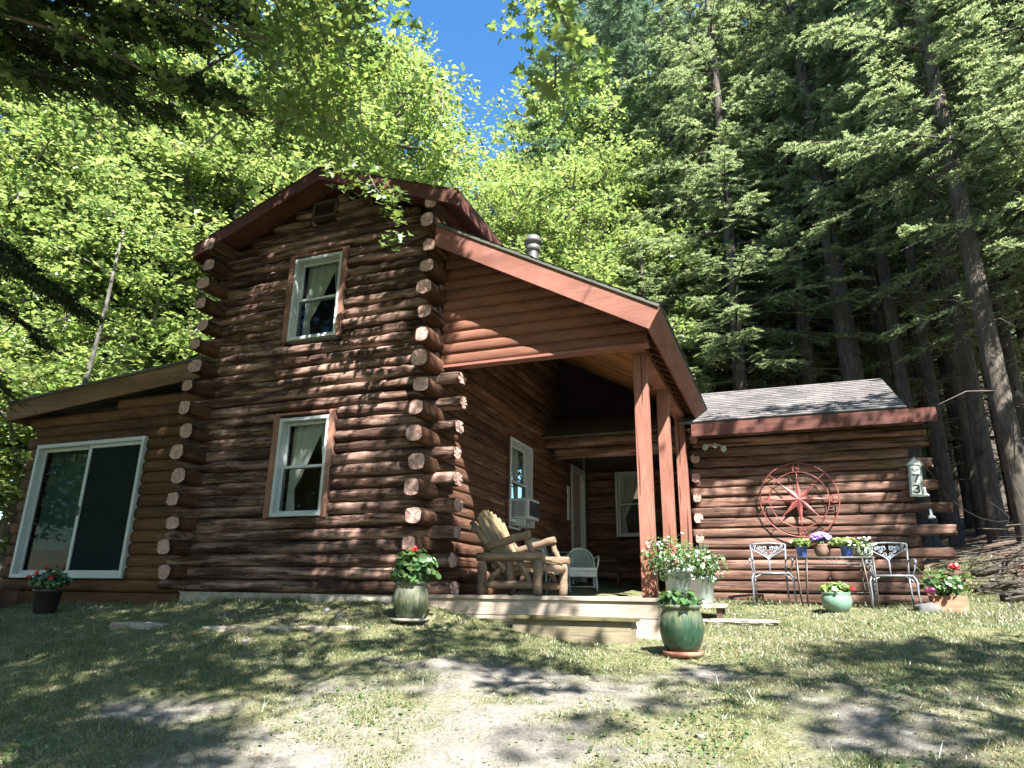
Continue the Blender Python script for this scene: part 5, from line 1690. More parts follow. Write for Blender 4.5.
# ------------------------------------------------------------------ plants in pots
def foliage(root, c, rad, n, size, kind, mat, up=.5, squash=.75, name='foliage', stems=True, seed=0, stem_from=0.0, droop=0.0):
    rr = np.random.default_rng(seed)
    p = rr.normal(size=(n, 3)); p /= np.linalg.norm(p, axis=1, keepdims=True)
    lump = fbm(p[:, 0] * 2.2 + seed, p[:, 1] * 2.2 + p[:, 2] * 2, seed, 3)
    u = rr.uniform(.25, 1, n) ** .5 * (.65 + .7 * lump)
    C = p * u[:, None] * np.array([rad, rad, rad * squash])
    C[:, 2] = np.where(C[:, 2] < 0, C[:, 2] * (.5 + droop), C[:, 2])
    C = C + np.array(c)
    N = p * .7 + np.array([0, 0, up]) + rr.normal(size=(n, 3)) * .4
    T = p + np.array([0, 0, -.4]) + rr.normal(size=(n, 3)) * .5
    V, Ft = scatter_leaves(C, N, T, size * rr.uniform(.6, 1.3, n), kind)
    o = link_mesh(name, np_mesh(name, V, Ft, [mat]), root)
    if stems:
        k = min(n, 36)
        mb = MB()
        for q in C[rr.choice(n, k, replace=False)]:
            b_ = np.array([c[0] + rr.uniform(-.3, .3) * rad * .6, c[1] + rr.uniform(-.3, .3) * rad * .6, stem_from])
            mb.tube([b_, (b_ + q) / 2 + (0, 0, .02), q], .0035, 5)
        mb.build('stems', M['leaf_dark'] if mat is M['leaf_dark'] else M['leaf_pot'], root)
    return o, C

def bloom(root, c, r, n, mat, psize=.022, seed=0, stem=None):
    """a round head of many petals"""
    rr = np.random.default_rng(seed)
    p = rr.normal(size=(n, 3)); p /= np.linalg.norm(p, axis=1, keepdims=True)
    C = np.array(c) + p * r * rr.uniform(.6, 1, (n, 1)) * np.array([1, 1, .7])
    V, Ft = scatter_leaves(C, p + rr.normal(size=(n, 3)) * .4, rr.normal(size=(n, 3)), psize * rr.uniform(.7, 1.3, n), 'round')
    o = link_mesh('bloom', np_mesh('bloom', V, Ft, [mat]), root)
    if stem is not None:
        mb = MB(); mb.tube([stem, (np.array(stem) + np.array(c)) / 2 + (.01, 0, .02), c], .004, 6); mb.build('flower_stem', M['leaf_pot'], root)
    return o

def florets(into, C, size, mat, seed=0):
    """little single flowers sitting in the foliage mesh of their plant"""
    rr = np.random.default_rng(seed)
    n = len(C)
    V, Ft = scatter_leaves(C, np.array([.1, -.6, .8]) + rr.normal(size=(n, 3)) * .4, rr.normal(size=(n, 3)), size * rr.uniform(.7, 1.25, n), 'round')
    me = into.data
    V0 = np.zeros(len(me.vertices) * 3, np.float32); me.vertices.foreach_get('co', V0)
    F0 = np.zeros(len(me.loops), np.int32); me.loops.foreach_get('vertex_index', F0)
    V0 = V0.reshape(-1, 3); F0 = F0.reshape(-1, 3)
    into.data = np_mesh('flowering_foliage', np.r_[V0, V], np.r_[F0, Ft + len(V0)], [me.materials[0], mat], midx=np.r_[np.zeros(len(F0)), np.ones(len(Ft))])

def pot(root, prof, mat, soil_z, soil_r, name='pot'):
    mb = MB(); mb.lathe(prof, 36)
    o = mb.build(name, mat, root)
    mb = MB(); mb.lathe([(soil_r, soil_z), (soil_r * .6, soil_z + .012), (0, soil_z + .018)], 20); mb.build('soil', M['soil'], root)
    return o
JAR = [(0, .0), (.13, .0), (.146, .018), (.178, .09), (.194, .17), (.193, .24), (.18, .30), (.165, .335), (.172, .35), (.185, .36), (.186, .378), (.172, .385), (.155, .38), (.15, .33)]
STRAIGHT = [(0, 0), (.105, 0), (.115, .01), (.14, .26), (.155, .265), (.157, .30), (.143, .302), (.135, .25)]
BOWL = [(0, 0), (.085, 0), (.1, .012), (.14, .06), (.158, .12), (.15, .17), (.135, .185), (.15, .2), (.152, .212), (.135, .214), (.125, .17)]

# geranium in the olive glazed pot by the log corner
x, y, z = on_ground(410, 621)
r_ = empty('potted_plant', (x, y, z + .0)); r_.scale = (.98, .98, .98)
pot(r_, [(rr_, zz + .02) for rr_, zz in JAR], M['glaze2'], .33, .15)
mb = MB(); mb.lathe([(0, 0), (.19, 0), (.21, .03), (.2, .03), (.17, .018), (0, .018)], 30); mb.build('saucer', M['concrete'], r_)
foliage(r_, (0, 0, .50), .26, 330, .085, 'round', M['leaf_pot'], seed=3, squash=.9, stem_from=.33)
bloom(r_, (.03, -.05, .735), .04, 40, M['fl_red'], .035, 4, (.01, -.02, .5))
tag(r_, 'leafy geranium with one red bloom in an olive glazed pot by the log corner', 'potted plant')

# big green drip-glazed pot on a terracotta saucer, in front of the first post
x, y, _z = on_ground(683, 656)
r_ = empty('potted_plant', (x, y, gz(x, y) - .005)); r_.scale = (1.0, 1.0, 1.0)
pot(r_, [(rr_ * 1.0, zz + .045) for rr_, zz in JAR], M['glaze'], .38, .155)
mb = MB(); mb.lathe([(0, .0), (.16, .0), (.18, .045), (.17, .045), (.15, .02), (0, .02)], 32); mb.build('saucer', M['terracotta'], r_)
foliage(r_, (0, 0, .45), .21, 210, .095, 'oval', M['leaf_dark'], seed=5, squash=.55, stem_from=.38, up=.8)
tag(r_, 'low dark leafy plant in a big green drip-glazed pot on a terracotta saucer', 'potted plant')

# the two pale pots of white flowers at the deck edge
for k, (x, y, z, s, lab) in enumerate(((-1.08, 7.62, -.043, 1.0, 'white-flowered plant in a pale pot right behind the front porch post'), (-.93, 8.5, -.10, 1.0, 'white-flowered plant in a pale pot beyond the posts by the patio'))):
    r_ = empty('potted_plant', (x, y, z)); r_.scale = (s, s, s)
    pot(r_, STRAIGHT, M['grey_pot'], .27, .135)
    fo, C = foliage(r_, (-.06 if k == 0 else .02, -.02, .43), .33 if k == 0 else .27, 620, .052, 'oval', M['leaf_pot'], seed=8 + k, squash=.68, droop=.7, stem_from=.28)
    rr = np.random.default_rng(k)
    cc = C[rr.choice(len(C), 48, replace=False)]
    ctr = np.array((0, 0, .42))
    florets(fo, ctr + (cc - ctr) * 1.06 + (0, -.01, .01), .03, M['fl_white'], k)
    if k == 1:
        mb = MB()
        for q in range(26):
            a = rr.uniform(0, 6.28); t = rr.uniform(.05, .16)
            mb.tube([(0, .02, .3), (t * .5 * math.cos(a), t * .5 * math.sin(a), .55), (t * math.cos(a), t * math.sin(a), .66 + rr.uniform(-.06, .06))], [.004, .003, .001], 4)
        mb.build('grass_blades', M['leaf_dark'], r_)
    tag(r_, lab, 'potted plant')
# low plank the second one stands on
mb = MB(); mb.box(-1.115, -.68, 8.25, 8.8, -.145, -.103); pl = empty('plank_bench', (0, 0, 0))
mb.build('seat', M['deck_floor'], pl, bevel=.004)
for xx in (-1.06, -.74):
    for yy in (8.32, 8.72):
        mb = MB(); mb.box(xx - .03, xx + .03, yy - .03, yy + .03, gz(xx, yy) - .05, -.1455); mb.build('leg', M['old_wood'], pl)
tag(pl, 'low grey plank stand at the deck side under a white-flowered pot', 'stand')

# dark pot of red flowers under the patio door
x, y, _z = on_ground(44, 613)
r_ = empty('potted_plant', (x, y, gz(x, y)))
pot(r_, [(a * 1.15, b_) for a, b_ in STRAIGHT], M['black_pot'], .27, .15)
_, C = foliage(r_, (0, 0, .40), .24, 260, .065, 'round', M['leaf_dark'], seed=12, squash=.7, stem_from=.28)
for k in range(5):
    a = k * 1.2; bloom(r_, (.24 * math.cos(a) * (1 if k % 2 else .6), -.1 + .12 * math.sin(a), .45 + .06 * (k % 3)), .026, 20, M['fl_red'], .034, k)
tag(r_, 'red-flowered plant in a black pot in the shade below the patio door', 'potted plant')

# celadon bowl under the patio table
x, y, _z = on_ground(838, 612)
r_ = empty('potted_plant', (x, y, gz(x, y) - .01)); r_.scale = (1.12,) * 3
pot(r_, BOWL, M['celadon'], .18, .125)
foliage(r_, (0, 0, .235), .16, 190, .055, 'round', M['leaf_lime'], seed=15, squash=.5, stem_from=.18)
bloom(r_, (.17, -.02, .26), .028, 26, M['fl_red'], .024, 3, (.06, 0, .2))
tag(r_, 'lime-leaved plant with a red bloom in a celadon bowl on the grass below the table', 'potted plant')

# wooden planter of pink and red geraniums at the right
x, y, _z = on_ground(950, 612)
r_ = empty('potted_plant', (x, y, gz(x, y) - .01))
mb = MB()
W_, D_, H_ = .19, .13, .2
mb.prism([(-W_, H_), (-W_ * .9, 0), (W_ * .9, 0), (W_, H_)], 'Y', -D_, -D_ + .02); mb.prism([(-W_, H_), (-W_ * .9, 0), (W_ * .9, 0), (W_, H_)], 'Y', D_ - .02, D_)
mb.box(-W_ * .96, -W_ * .96 + .02, -D_ + .021, D_ - .021, .01, H_ - .003); mb.box(W_ * .96 - .02, W_ * .96, -D_ + .021, D_ - .021, .01, H_ - .003)
mb.build('pot', M['wooden_planter'], r_, bevel=.004)
mb = MB(); mb.box(-W_ * .9, W_ * .9, -D_ + .022, D_ - .022, .12, .17); mb.build('soil', M['soil'], r_)
foliage(r_, (-.02, 0, .33), .27, 300, .07, 'round', M['leaf_pot'], seed=18, squash=.8, stem_from=.17)
rr = np.random.default_rng(4)
bloom(r_, (.12, -.05, .57), .055, 46, M['fl_red'], .042, 1, (.03, 0, .25))
bloom(r_, (-.20, -.14, .27), .065, 54, M['fl_pink'], .042, 2, (-.08, -.03, .2))
for k, q in enumerate(((-.3, .02, .56), (-.34, -.05, .42), (.33, 0, .44), (-.18, .05, .5))):
    bloom(r_, q, .018, 10, M['leaf_lime'], .022, k + 5, (0, 0, .22))
tag(r_, 'pink and red geraniums in a wooden planter beside the wing corner', 'potted plant')

# wrought-iron table and its four pots
TX, TY = .62, 10.62
tz = .50
tb = empty('patio_table', (TX, TY, 0))
mb = MB()
hw, hd = .49, .24
for a, b_ in (((-hw, -hd), (hw, -hd)), ((hw, -hd), (hw, hd)), ((hw, hd), (-hw, hd)), ((-hw, hd), (-hw, -hd))):
    mb.tube([(a[0], a[1], tz), (b_[0], b_[1], tz)], .011, 8); mb.tube([(a[0], a[1], tz - .075), (b_[0], b_[1], tz - .075)], .007, 8)
mb.build('top_frame', M['iron_dk'], tb)
mb = MB()
for k in range(31):
    xx = -hw + (k + .5) * 2 * hw / 31
    mb.tube([(xx, -hd, tz + .002), (xx, hd, tz + .002)], .0045, 5)
for k in range(7):
    yy = -hd + (k + .5) * 2 * hd / 7
    mb.tube([(-hw, yy, tz - .004), (hw, yy, tz - .004)], .004, 5)
mb.build('mesh_top', M['iron_dk'], tb)
mb = MB()
for side in (-hd,):
    for k in range(9):
        c = -hw + (k + .5) * 2 * hw / 9
        if k in (4,):
            mb.tube([(c + .034 * math.cos(t), side, tz - .038 + .03 * math.sin(t)) for t in np.linspace(0, 6.283, 17)], .005, 6, caps=False)
        elif k in (3, 5):
            mb.tube([(c + .05 * (t - .5) * 2, side, tz - .038 + .026 * math.sin(t * 6.283)) for t in np.linspace(0, 1, 15)], .0045, 6)
mb.build('scrollwork', M['iron_dk'], tb)
for sx in (-1, 1):
    for sy in (-1, 1):
        mb = MB()
        lx, ly = TX + sx * (hw + .02), TY + sy * (hd + .02)
        gzz = gz(TX + sx * (hw - .02), ly)
        for off in (0, .13):
            mb.tube([(sx * (hw - .02 - off), sy * hd, tz), (sx * (hw - .02 - off * .8), sy * (hd + .02), .2), (sx * (hw - .04 - off * .5), sy * (hd + .03), gzz - .02)], .011 if off == 0 else .008, 7)
        mb.build('leg', M['iron_dk'], tb)
mb = MB(); mb.tube([(-hw + .02, hd, .05), (hw - .02, hd, .05)], .007, 6); mb.build('stretcher', M['iron_dk'], tb)
tag(tb, 'dark wrought-iron patio table with scrolled apron between two metal chairs', 'table')
PT = tz + .0085
def small_pot(x, y, s, mat, prof=STRAIGHT):
    r_ = empty('potted_plant', (x, y, PT)); r_.scale = (s,) * 3
    pot(r_, prof, mat, .27, .13)
    return r_
r_ = small_pot(.23, 10.6, .52, M['blue_pot']); foliage(r_, (0, 0, .38), .27, 110, .13, 'round', M['leaf_lime'], seed=21, squash=.5, stem_from=.27); tag(r_, 'lime-green plant in a small blue pot at the left end of the table', 'potted plant')
r_ = small_pot(.50, 10.66, .62, M['brown_pot'], [(0, 0), (.11, 0), (.16, .1), (.18, .2), (.17, .26), (.18, .28), (.165, .3), (.15, .26)])
fo, C = foliage(r_, (0, 0, .36), .2, 90, .09, 'oval', M['leaf_dark'], seed=22, squash=.6, stem_from=.27)
rr = np.random.default_rng(3); pp = rr.normal(size=(150, 3)); pp /= np.linalg.norm(pp, axis=1, keepdims=True); pp[:, 2] = np.abs(pp[:, 2])
florets(fo, np.array((0, 0, .40)) + pp * np.array((.21, .21, .15)), .07, M['fl_purple'], 2)
tag(r_, 'purple-flowered plant in a brown clay pot on the table', 'potted plant')
r_ = small_pot(.80, 10.6, .56, M['blue_pot']); foliage(r_, (-.06, 0, .36), .32, 130, .12, 'round', M['leaf_lime'], seed=24, squash=.45, stem_from=.27); tag(r_, 'spreading green plant in a cobalt blue pot right of the table centre', 'potted plant')
r_ = small_pot(1.0, 10.62, .5, M['grey_pot'], [(0, 0), (.14, 0), (.17, .1), (.18, .16), (.17, .18), (.15, .16)])
fo, C = foliage(r_, (0, 0, .26), .36, 190, .1, 'oval', M['leaf_lime'], seed=25, squash=.7, stem_from=.14, droop=.5)
florets(fo, C[::3] + (0, -.02, .02), .07, M['fl_white'], 3)
tag(r_, 'pale trailing plant with white flowers at the right end of the table', 'potted plant')

# wrought-iron chairs
def iron_chair(loc, rz, mat, label, sgn=1):
    r_ = empty('patio_chair', loc, rz)
    sw, sd_, sh, bh = .235, .22, .43, .86
    mb = MB()
    # seat: mesh panel in a frame
    for a, b_ in (((-sw, -sd_), (sw, -sd_)), ((sw, -sd_), (sw * .9, sd_)), ((sw * .9, sd_), (-sw * .9, sd_)), ((-sw * .9, sd_), (-sw, -sd_))):
        mb.tube([(a[0], a[1], sh), (b_[0], b_[1], sh)], .014, 8)
    for k in range(19):
        t = (k + .5) / 19; xx = -sw + 2 * sw * t
        mb.tube([(xx, -sd_, sh + .002), (xx * .9, sd_, sh + .002)], .006, 5)
    for k in range(15):
        t = (k + .5) / 15; yy = -sd_ + 2 * sd_ * t; ww = sw * (1 - .1 * t)
        mb.tube([(-ww, yy, sh - .002), (ww, yy, sh - .002)], .006, 5)
    mb.build('seat', mat, r_)
    # back frame leaning back
    bx = lambda s, t: (s * sw * (.9 + .14 * t), sd_ + .11 * t, sh + (bh - sh) * t)
    mb = MB()
    for s in (-1, 1):
        mb.tube([bx(s, 0), bx(s, .5), bx(s, 1.0)], .013, 8)
    tops = [(-sw * 1.04 + 2 * sw * 1.04 * q, sd_ + .11, bh + .018 * math.sin(math.pi * q)) for q in np.linspace(0, 1, 9)]
    mb.tube(tops, .014, 8)
    mb.build('back_frame', mat, r_)
    mb = MB()
    ar = lambda xx, zz: (xx, sd_ + .11 * (zz - sh) / (bh - sh), zz)
    for s in (-1, 1):           # two arcs running together into the central stem
        mb.tube([ar(s * (sw * 1.02) * (1 - q) ** 1.7, .80 - .17 * q ** .8) for q in np.linspace(0, 1, 11)], .008, 7)
    mb.tube([ar(0, .645), ar(0, .55), ar(0, sh)], [.011, .01, .01], 8)
    for s in (-1, 1):           # scrolls and leaves filling the crest
        for (cx, cz, rr_, tw) in ((.05, .80, .038, 1), (.125, .815, .034, -1), (.185, .83, .022, 1), (.04, .725, .03, -1), (.085, .755, .024, 1), (.01, .68, .02, 1)):
            pts = []
            for q in np.linspace(0, 1, 22):
                a = q * 8.2 * tw; rad = rr_ * (1 - .75 * q)
                pts.append(ar(s * (cx + rad * math.cos(a)), cz + rad * math.sin(a)))
            mb.tube(pts, .0065, 6)
        for k in range(7):
            cx, cz = .025 + .03 * k, .842 - .004 * k
            mb.tube([ar(s * cx, cz), ar(s * (cx + .012), cz - .03), ar(s * (cx - .006), cz - .055)], [.003, .010, .003], 5)
    mb.build('crest_scrollwork', mat, r_)
    for s in (-1, 1):
        mb = MB()
        p = bx(s, .47)
        mb.tube([p, (s * (sw + .03), .05, p[2] + .01), (s * (sw + .045), -sd_ + .02, p[2] - .005), (s * (sw + .05), -sd_ - .035, p[2] - .02), (s * (sw + .045), -sd_ - .05, p[2] - .05), (s * (sw + .04), -sd_ - .02, p[2] - .06)], [.011, .013, .015, .015, .012, .008], 8)
        mb.tube([(s * (sw + .045), -sd_ + .01, p[2] - .006), (s * (sw + .035), -sd_ + .03, .52), (s * sw, -sd_ + .01, sh)], .010, 7)
        mb.build('armrest', mat, r_)
        mb = MB(); mb.tube([(s * sw, -sd_, sh), (s * (sw + .035), -sd_ - .035, sh - .07), (s * (sw + .03), -sd_ - .03, .2), (s * (sw + .045), -sd_ - .045, -.01)], [.014, .013, .012, .011], 8)
        mb.tube([(s * (sw - .09), -sd_, sh - .012), (s * (sw - .02), -sd_ - .01, sh - .05), (s * (sw + .03), -sd_ - .03, sh - .11)], .007, 6)
        mb.build('leg', mat, r_)
        mb = MB(); mb.tube([(s * sw * .9, sd_, sh), (s * sw * .92, sd_ + .03, .2), (s * sw * .95, sd_ + .09, -.01)], [.013, .012, .011], 8); mb.build('leg', mat, r_)
    tag(r_, label, 'chair')
    return r_
iron_chair((-.20, 10.68, gz(-.2, 10.68)), R(4), M['iron'], 'wrought-iron garden chair left of the patio table').scale = (1, 1, .99)
iron_chair((1.31, 10.62, gz(1.31, 10.62)), R(-5), M['iron'], 'silvery wrought-iron garden chair right of the patio table, nearest the wing corner').scale = (1.0, 1, 1.02)

# ------------------------------------------------------------------ on the porch
DZ = -.046
gl = empty('log_chair', (-2.97, 7.95, DZ))
def glog(pts, r, name, mat='chairlog', parent=gl, n=12):
    mb = MB(); P = [np.array(p, float) for p in pts]
    if len(P) == 2:
        P = [P[0] + (P[1] - P[0]) * t + rng.normal(size=3) * .003 for t in np.linspace(0, 1, 7)]
    mb.tube(P, [r * rng.uniform(.94, 1.06) * (.9 if i in (0, len(P) - 1) else 1) for i in range(len(P))], n)
    return mb.build(name, M[mat], parent)
for sy, yy in ((0, -.42), (1, .55)):
    glog([(-.40, yy, .43), (.43, yy, .43)], .052, 'side_rail')
    glog([(-.34, yy, 0), (-.34, yy, .385)], .055, 'leg'); glog([(.35, yy, 0), (.35, yy, .385)], .055, 'leg')
    glog([(-.30, yy, .12), (.31, yy, .12)], .045, 'stretcher')
    glog([(-.26, yy + .04, .16), (-.04, yy + .04, .40)], .036, 'brace'); glog([(.28, yy + .04, .1), (.10, yy + .04, .40)], .036, 'brace'); glog([(.0, yy + .03, .17), (.0, yy + .03, .40)], .042, 'brace')
glog([(.36, -.38, .32), (.36, .51, .32)], .045, 'cross_rail'); glog([(-.35, -.38, .32), (-.35, .51, .32)], .045, 'cross_rail')
# seat slung between, tipped back, slatted fan back
for k in range(8):
    t = k / 7
    mb = MB(); xx = .34 - .52 * t; zz = .40 - .12 * t
    mb.box(xx - .03, xx + .03, -.36, .49, zz - .011, zz + .011); mb.build('seat_slat', M['slat'], gl, bevel=.003)
nb = 9
for k in range(nb):
    t = (k + .5) / nb; yy0 = -.30 + .73 * t; yy1 = -.385 + .90 * t
    top = .86 + .16 * math.sin(math.pi * t) ** .8 
    hgt = top - .24
    b0 = np.array((-.12, yy0, .24)); b1 = np.array((-.12 - .36 * hgt / .75, yy1, top))
    wd0, wd1 = .036, .045
    mb = MB()
    th = np.array((.018, 0, .008))
    vs = [b0 + (0, -wd0, 0), b0 + (0, wd0, 0), b1 + (0, wd1, -.01), b1 + (0, 0, .012), b1 + (0, -wd1, -.01)]
    n = 5
    mb.add([v - th / 2 for v in vs] + [v + th / 2 for v in vs], [(4, 3, 2, 1, 0), (5, 6, 7, 8, 9)] + [(i, (i + 1) % n, n + (i + 1) % n, n + i) for i in range(n)])
    mb.build('back_slat', M['slat'], gl)
glog([(-.43, -.48, .74), (-.43, .58, .74)], .045, 'back_rail'); glog([(-.20, -.40, .34), (-.20, .52, .34)], .042, 'back_rail')
for yy in (-.42, .53):
    glog([(-.32, yy, .53), (.26, yy - .02, .69)], .046, 'armrest')
    glog([(-.50, yy + .02, .84), (-.05, yy + .02, .28)], .04, 'back_post')
    glog([(.20, yy + .02, .64), (.32, yy + .02, .40)], .036, 'arm_post')
tag(gl, 'rustic peeled-log porch chair with a slatted fan back', 'chair')

def porch_chair(loc, rz, label, frame, seatm, backh=.78, round_back=True):
    r_ = empty('porch_chair', loc, rz)
    w_, d_ = .25, .24
    mb = MB(); mb.prism([(-w_, -d_), (w_, -d_), (w_ * .95, d_), (-w_ * .95, d_)], 'Z', .40, .45); mb.build('seat', seatm, r_, bevel=.012)
    mb = MB(); mb.prism([(-w_ * .98, -d_ * .98), (w_ * .98, -d_ * .98), (w_ * .93, d_ * .95), (-w_ * .93, d_ * .95)], 'Z', .30, .398); mb.build('apron', frame, r_, bevel=.006)
    mb = MB()
    arch = [(-w_ * 1.0 * math.cos(t), d_ + .02 + .08 * math.sin(t), .45 + (backh - .45) * math.sin(t) ** .7 if 0 < t < math.pi else .45) for t in np.linspace(0, math.pi, 17)]
    mb.tube(arch, .016, 8)
    mb.build('back_frame', frame, r_)
    mb = MB()
    pts = [(0, d_ + .04, .46)] + [(q[0] * .93, q[1], max(.46, q[2] - .015)) for q in arch]
    mb.add(pts + [(p[0], p[1] + .012, p[2]) for p in pts], [(0, i, i + 1) for i in range(1, len(pts) - 1)] + [(len(pts), len(pts) + i + 1, len(pts) + i) for i in range(1, len(pts) - 1)])
    mb.build('back_panel', M['green_metal'], r_)
    for s in (-1, 1):
        mb = MB(); mb.tube([(s * w_, d_, .62), (s * (w_ + .03), 0, .65), (s * (w_ + .03), -d_ * .7, .64), (s * (w_ + .02), -d_ - .03, .57), (s * w_, -d_, .44)], .015, 8); mb.build('armrest', frame, r_)
        for yy in (-d_ + .02, d_ - .02):
            mb = MB(); mb.tube([(s * (w_ - .02), yy, .31), (s * w_, yy * 1.08, 0)], .017, 8); mb.build('leg', frame, r_)
        mb = MB(); mb.tube([(s * (w_ - .01), -d_ + .02, .12), (s * (w_ - .01), d_ - .02, .12)], .009, 6); mb.build('stretcher', frame, r_)
    mb = MB(); mb.tube([(-w_ + .01, -d_ + .01, .14), (w_ - .01, -d_ + .01, .14)], .009, 6); mb.build('stretcher', frame, r_)
    tag(r_, label, 'chair')
porch_chair((-3.42, 10.3, DZ), R(60), 'grey-green porch chair with round arms just behind the log chair', M['green_metal'], M['green_metal'], .86)
porch_chair((-3.28, 11.7, DZ), R(20), 'pale porch chair with round tube arms nearest the entry door', M['pale_metal'], M['curtain'], .80)
# small dark red bench by the back wall
r_ = empty('small_bench', (-2.74, 13.2, DZ))
mb = MB(); mb.box(-.26, .26, -.14, .14, .43, .465); mb.build('seat', M['trim_dark'], r_, bevel=.005)
for s in (-1, 1):
    mb = MB(); mb.prism([(s * .2 - .02, .429), (s * .2 + .02, .429), (s * .24 + .02, 0), (s * .24 - .02, 0)], 'Y', -.12, .12); mb.build('leg', M['trim_dark'], r_)
mb = MB(); mb.box(-.2, .2, -.012, .012, .33, .39); mb.build('stretcher', M['trim_dark'], r_)
tag(r_, 'small dark red bench against the back wall of the porch', 'bench')

# step in front of the deck
r_ = empty('porch_step', (0, 0, 0))
zs = -.235
mb = MB(); mb.box(-2.74, -1.42, 6.93, 7.22, zs - .035, zs); mb.build('tread', M['step_top'], r_, bevel=.005)
mb = MB(); mb.box(-2.70, -1.46, 6.97, 7.005, zs - .28, zs - .037); mb.box(-2.70, -2.66, 7.006, 7.22, zs - .28, zs - .037); mb.box(-1.50, -1.46, 7.006, 7.22, zs - .28, zs - .037); mb.build('riser', M['step'], r_)
tag(r_, 'low mossy wooden step in front of the porch deck', 'step')
# old wooden steps at the patio door
r_ = empty('wooden_steps', (0, 0, 0))
for k in range(3):
    mb = MB(); xa = -11.35 - .0; y_ = 7.15 - k * .27; zt = -.02 - k * .14
    mb.box(xa, -10.62, y_ - .27, y_ - .002, zt - .045, zt); mb.build('tread', M['old_wood'], r_, bevel=.006)
for xa in (-11.33, -10.68):
    mb = MB(); mb.prism([(7.15, -.068), (6.88, -.068), (6.88, -.208), (6.61, -.208), (6.61, -.348), (6.35, -.348), (6.35, -.62), (7.15, -.62)], 'X', xa, xa + .045); mb.build('stringer', M['old_wood'], r_)
tag(r_, 'dark old wooden steps up to the patio door at the far left', 'steps')

# ------------------------------------------------------------------ stones, pavers, logs in the wood
def rock(name, loc, size, seed, mat, label, cat, group=None, block=.45, sub=3):
    import bmesh
    bm = bmesh.new()
    bmesh.ops.create_icosphere(bm, subdivisions=sub, radius=1.0)
    for v in bm.verts:
        k = 1.0 - .75 * max(0, (block - .45) / .5)
        n = mnoise.noise(Vector(v.co) * 1.3 + Vector((seed, 0, 0))) * .35 * k + mnoise.noise(Vector(v.co) * 3.5 + Vector((0, seed, 0))) * .12
        u_ = v.co.copy()
        e = 4 if block < .5 else 10
        m_ = 1.0 / (abs(u_.x) ** e + abs(u_.y) ** e + abs(u_.z) ** e) ** (1 / e)
        c = u_ * (1 + n) * (1 - block + block * m_)
        v.co = Vector((c.x * size[0], c.y * size[1], c.z * size[2]))
    me = bpy.data.meshes.new(name); bm.to_mesh(me); bm.free()
    me.materials.append(mat)
    me.polygons.foreach_set('use_smooth', [True] * len(me.polygons))
    o = link_mesh(name, me); o.location = loc
    tag(o, label, cat, group)
    return o
q = on_ground(930, 612); rock('rock', (1.60, 10.1, gz(1.60, 10.1) + .03), (.15, .09, .1), 3, M['rock_dk'], 'grey angular rock against the wooden planter', 'rock')
GP = 'row of sunken edging pavers'
for k, (px, w_) in enumerate(((212, .30), (244, .27), (276, .28), (308, .28), (341, .3))):
    q = on_ground(px, 630)
    o = rock('paving_stone', (q[0], q[1] + .08, q[2] - .015), (w_ * .52, .09, .05), 5 + k, M['paver'], 'sunken tan edging paver in the row along the mossy bank below the gable wall', 'paving stone', GP, sub=4, block=.92)
    o.rotation_euler = (0, 0, rng.uniform(-.08, .08))
for px, py, s, lab in ((140, 627, (.33, .14, .06), 'long pale paver alone to the left of the edging row'), (742, 621, (.36, .22, .03), 'flat pale stone slab in the grass beside the deck'), (700, 621, (.14, .12, .03), 'small flat stone between the deck and the pale slab'), (545, 626, (.2, .1, .02), 'flat stone half sunk at the foot of the porch step')):
    q = on_ground(px, py)
    rock('paving_stone', (q[0], q[1], q[2] - .01), s, px, M['paver'], lab, 'paving stone', sub=4, block=.85)
GS = 'small stones scattered on the lawn'
for px, py, s in ((905, 735, .03), (340, 617, .05), (326, 611, .04), (245, 642, .03), (700, 738, .025), (300, 655, .025), (590, 700, .02), (480, 720, .02)):
    q = on_ground(px, py)
    rock('stone', (q[0], q[1], q[2] + s * .2), (s * 1.3, s, s * .7), px, M['stone'], 'small grey stone lying loose on the worn lawn', 'stone', GS, sub=2)
GL = 'fallen logs on the bank'
for k, (a, b_, r, lab) in enumerate((((2.7, 11.3), (6.0, 13.2), .085, 'weathered fallen log lowest on the brushy bank'), ((2.6, 12.0), (5.8, 12.4), .07, 'grey fallen log lying second on the bank beyond the wing corner'),
                                     ((2.7, 12.9), (6.2, 13.9), .075, 'fallen log highest on the bank under the trees'), ((3.0, 11.0), (6.0, 11.9), .055, 'thin fallen log at the grass edge on the right'), ((2.6, 12.2), (4.2, 14.4), .05, 'thin fallen pole running back up the bank'))):
    P = [np.array((a[0] + (b_[0] - a[0]) * t, a[1] + (b_[1] - a[1]) * t, 0)) for t in np.linspace(0, 1, 9)]
    P = [np.array((p[0] + .03 * math.sin(i * 1.3 + k), p[1], gz(p[0], p[1]) + r * .6 + .04 * math.sin(i * .9 + k))) for i, p in enumerate(P)]
    mb = MB(); mb.tube(P, [r * (1 - .5 * i / 8) for i in range(9)], 10)
    tag(mb.build('fallen_log', M['deadwood']), lab, 'log', GL)

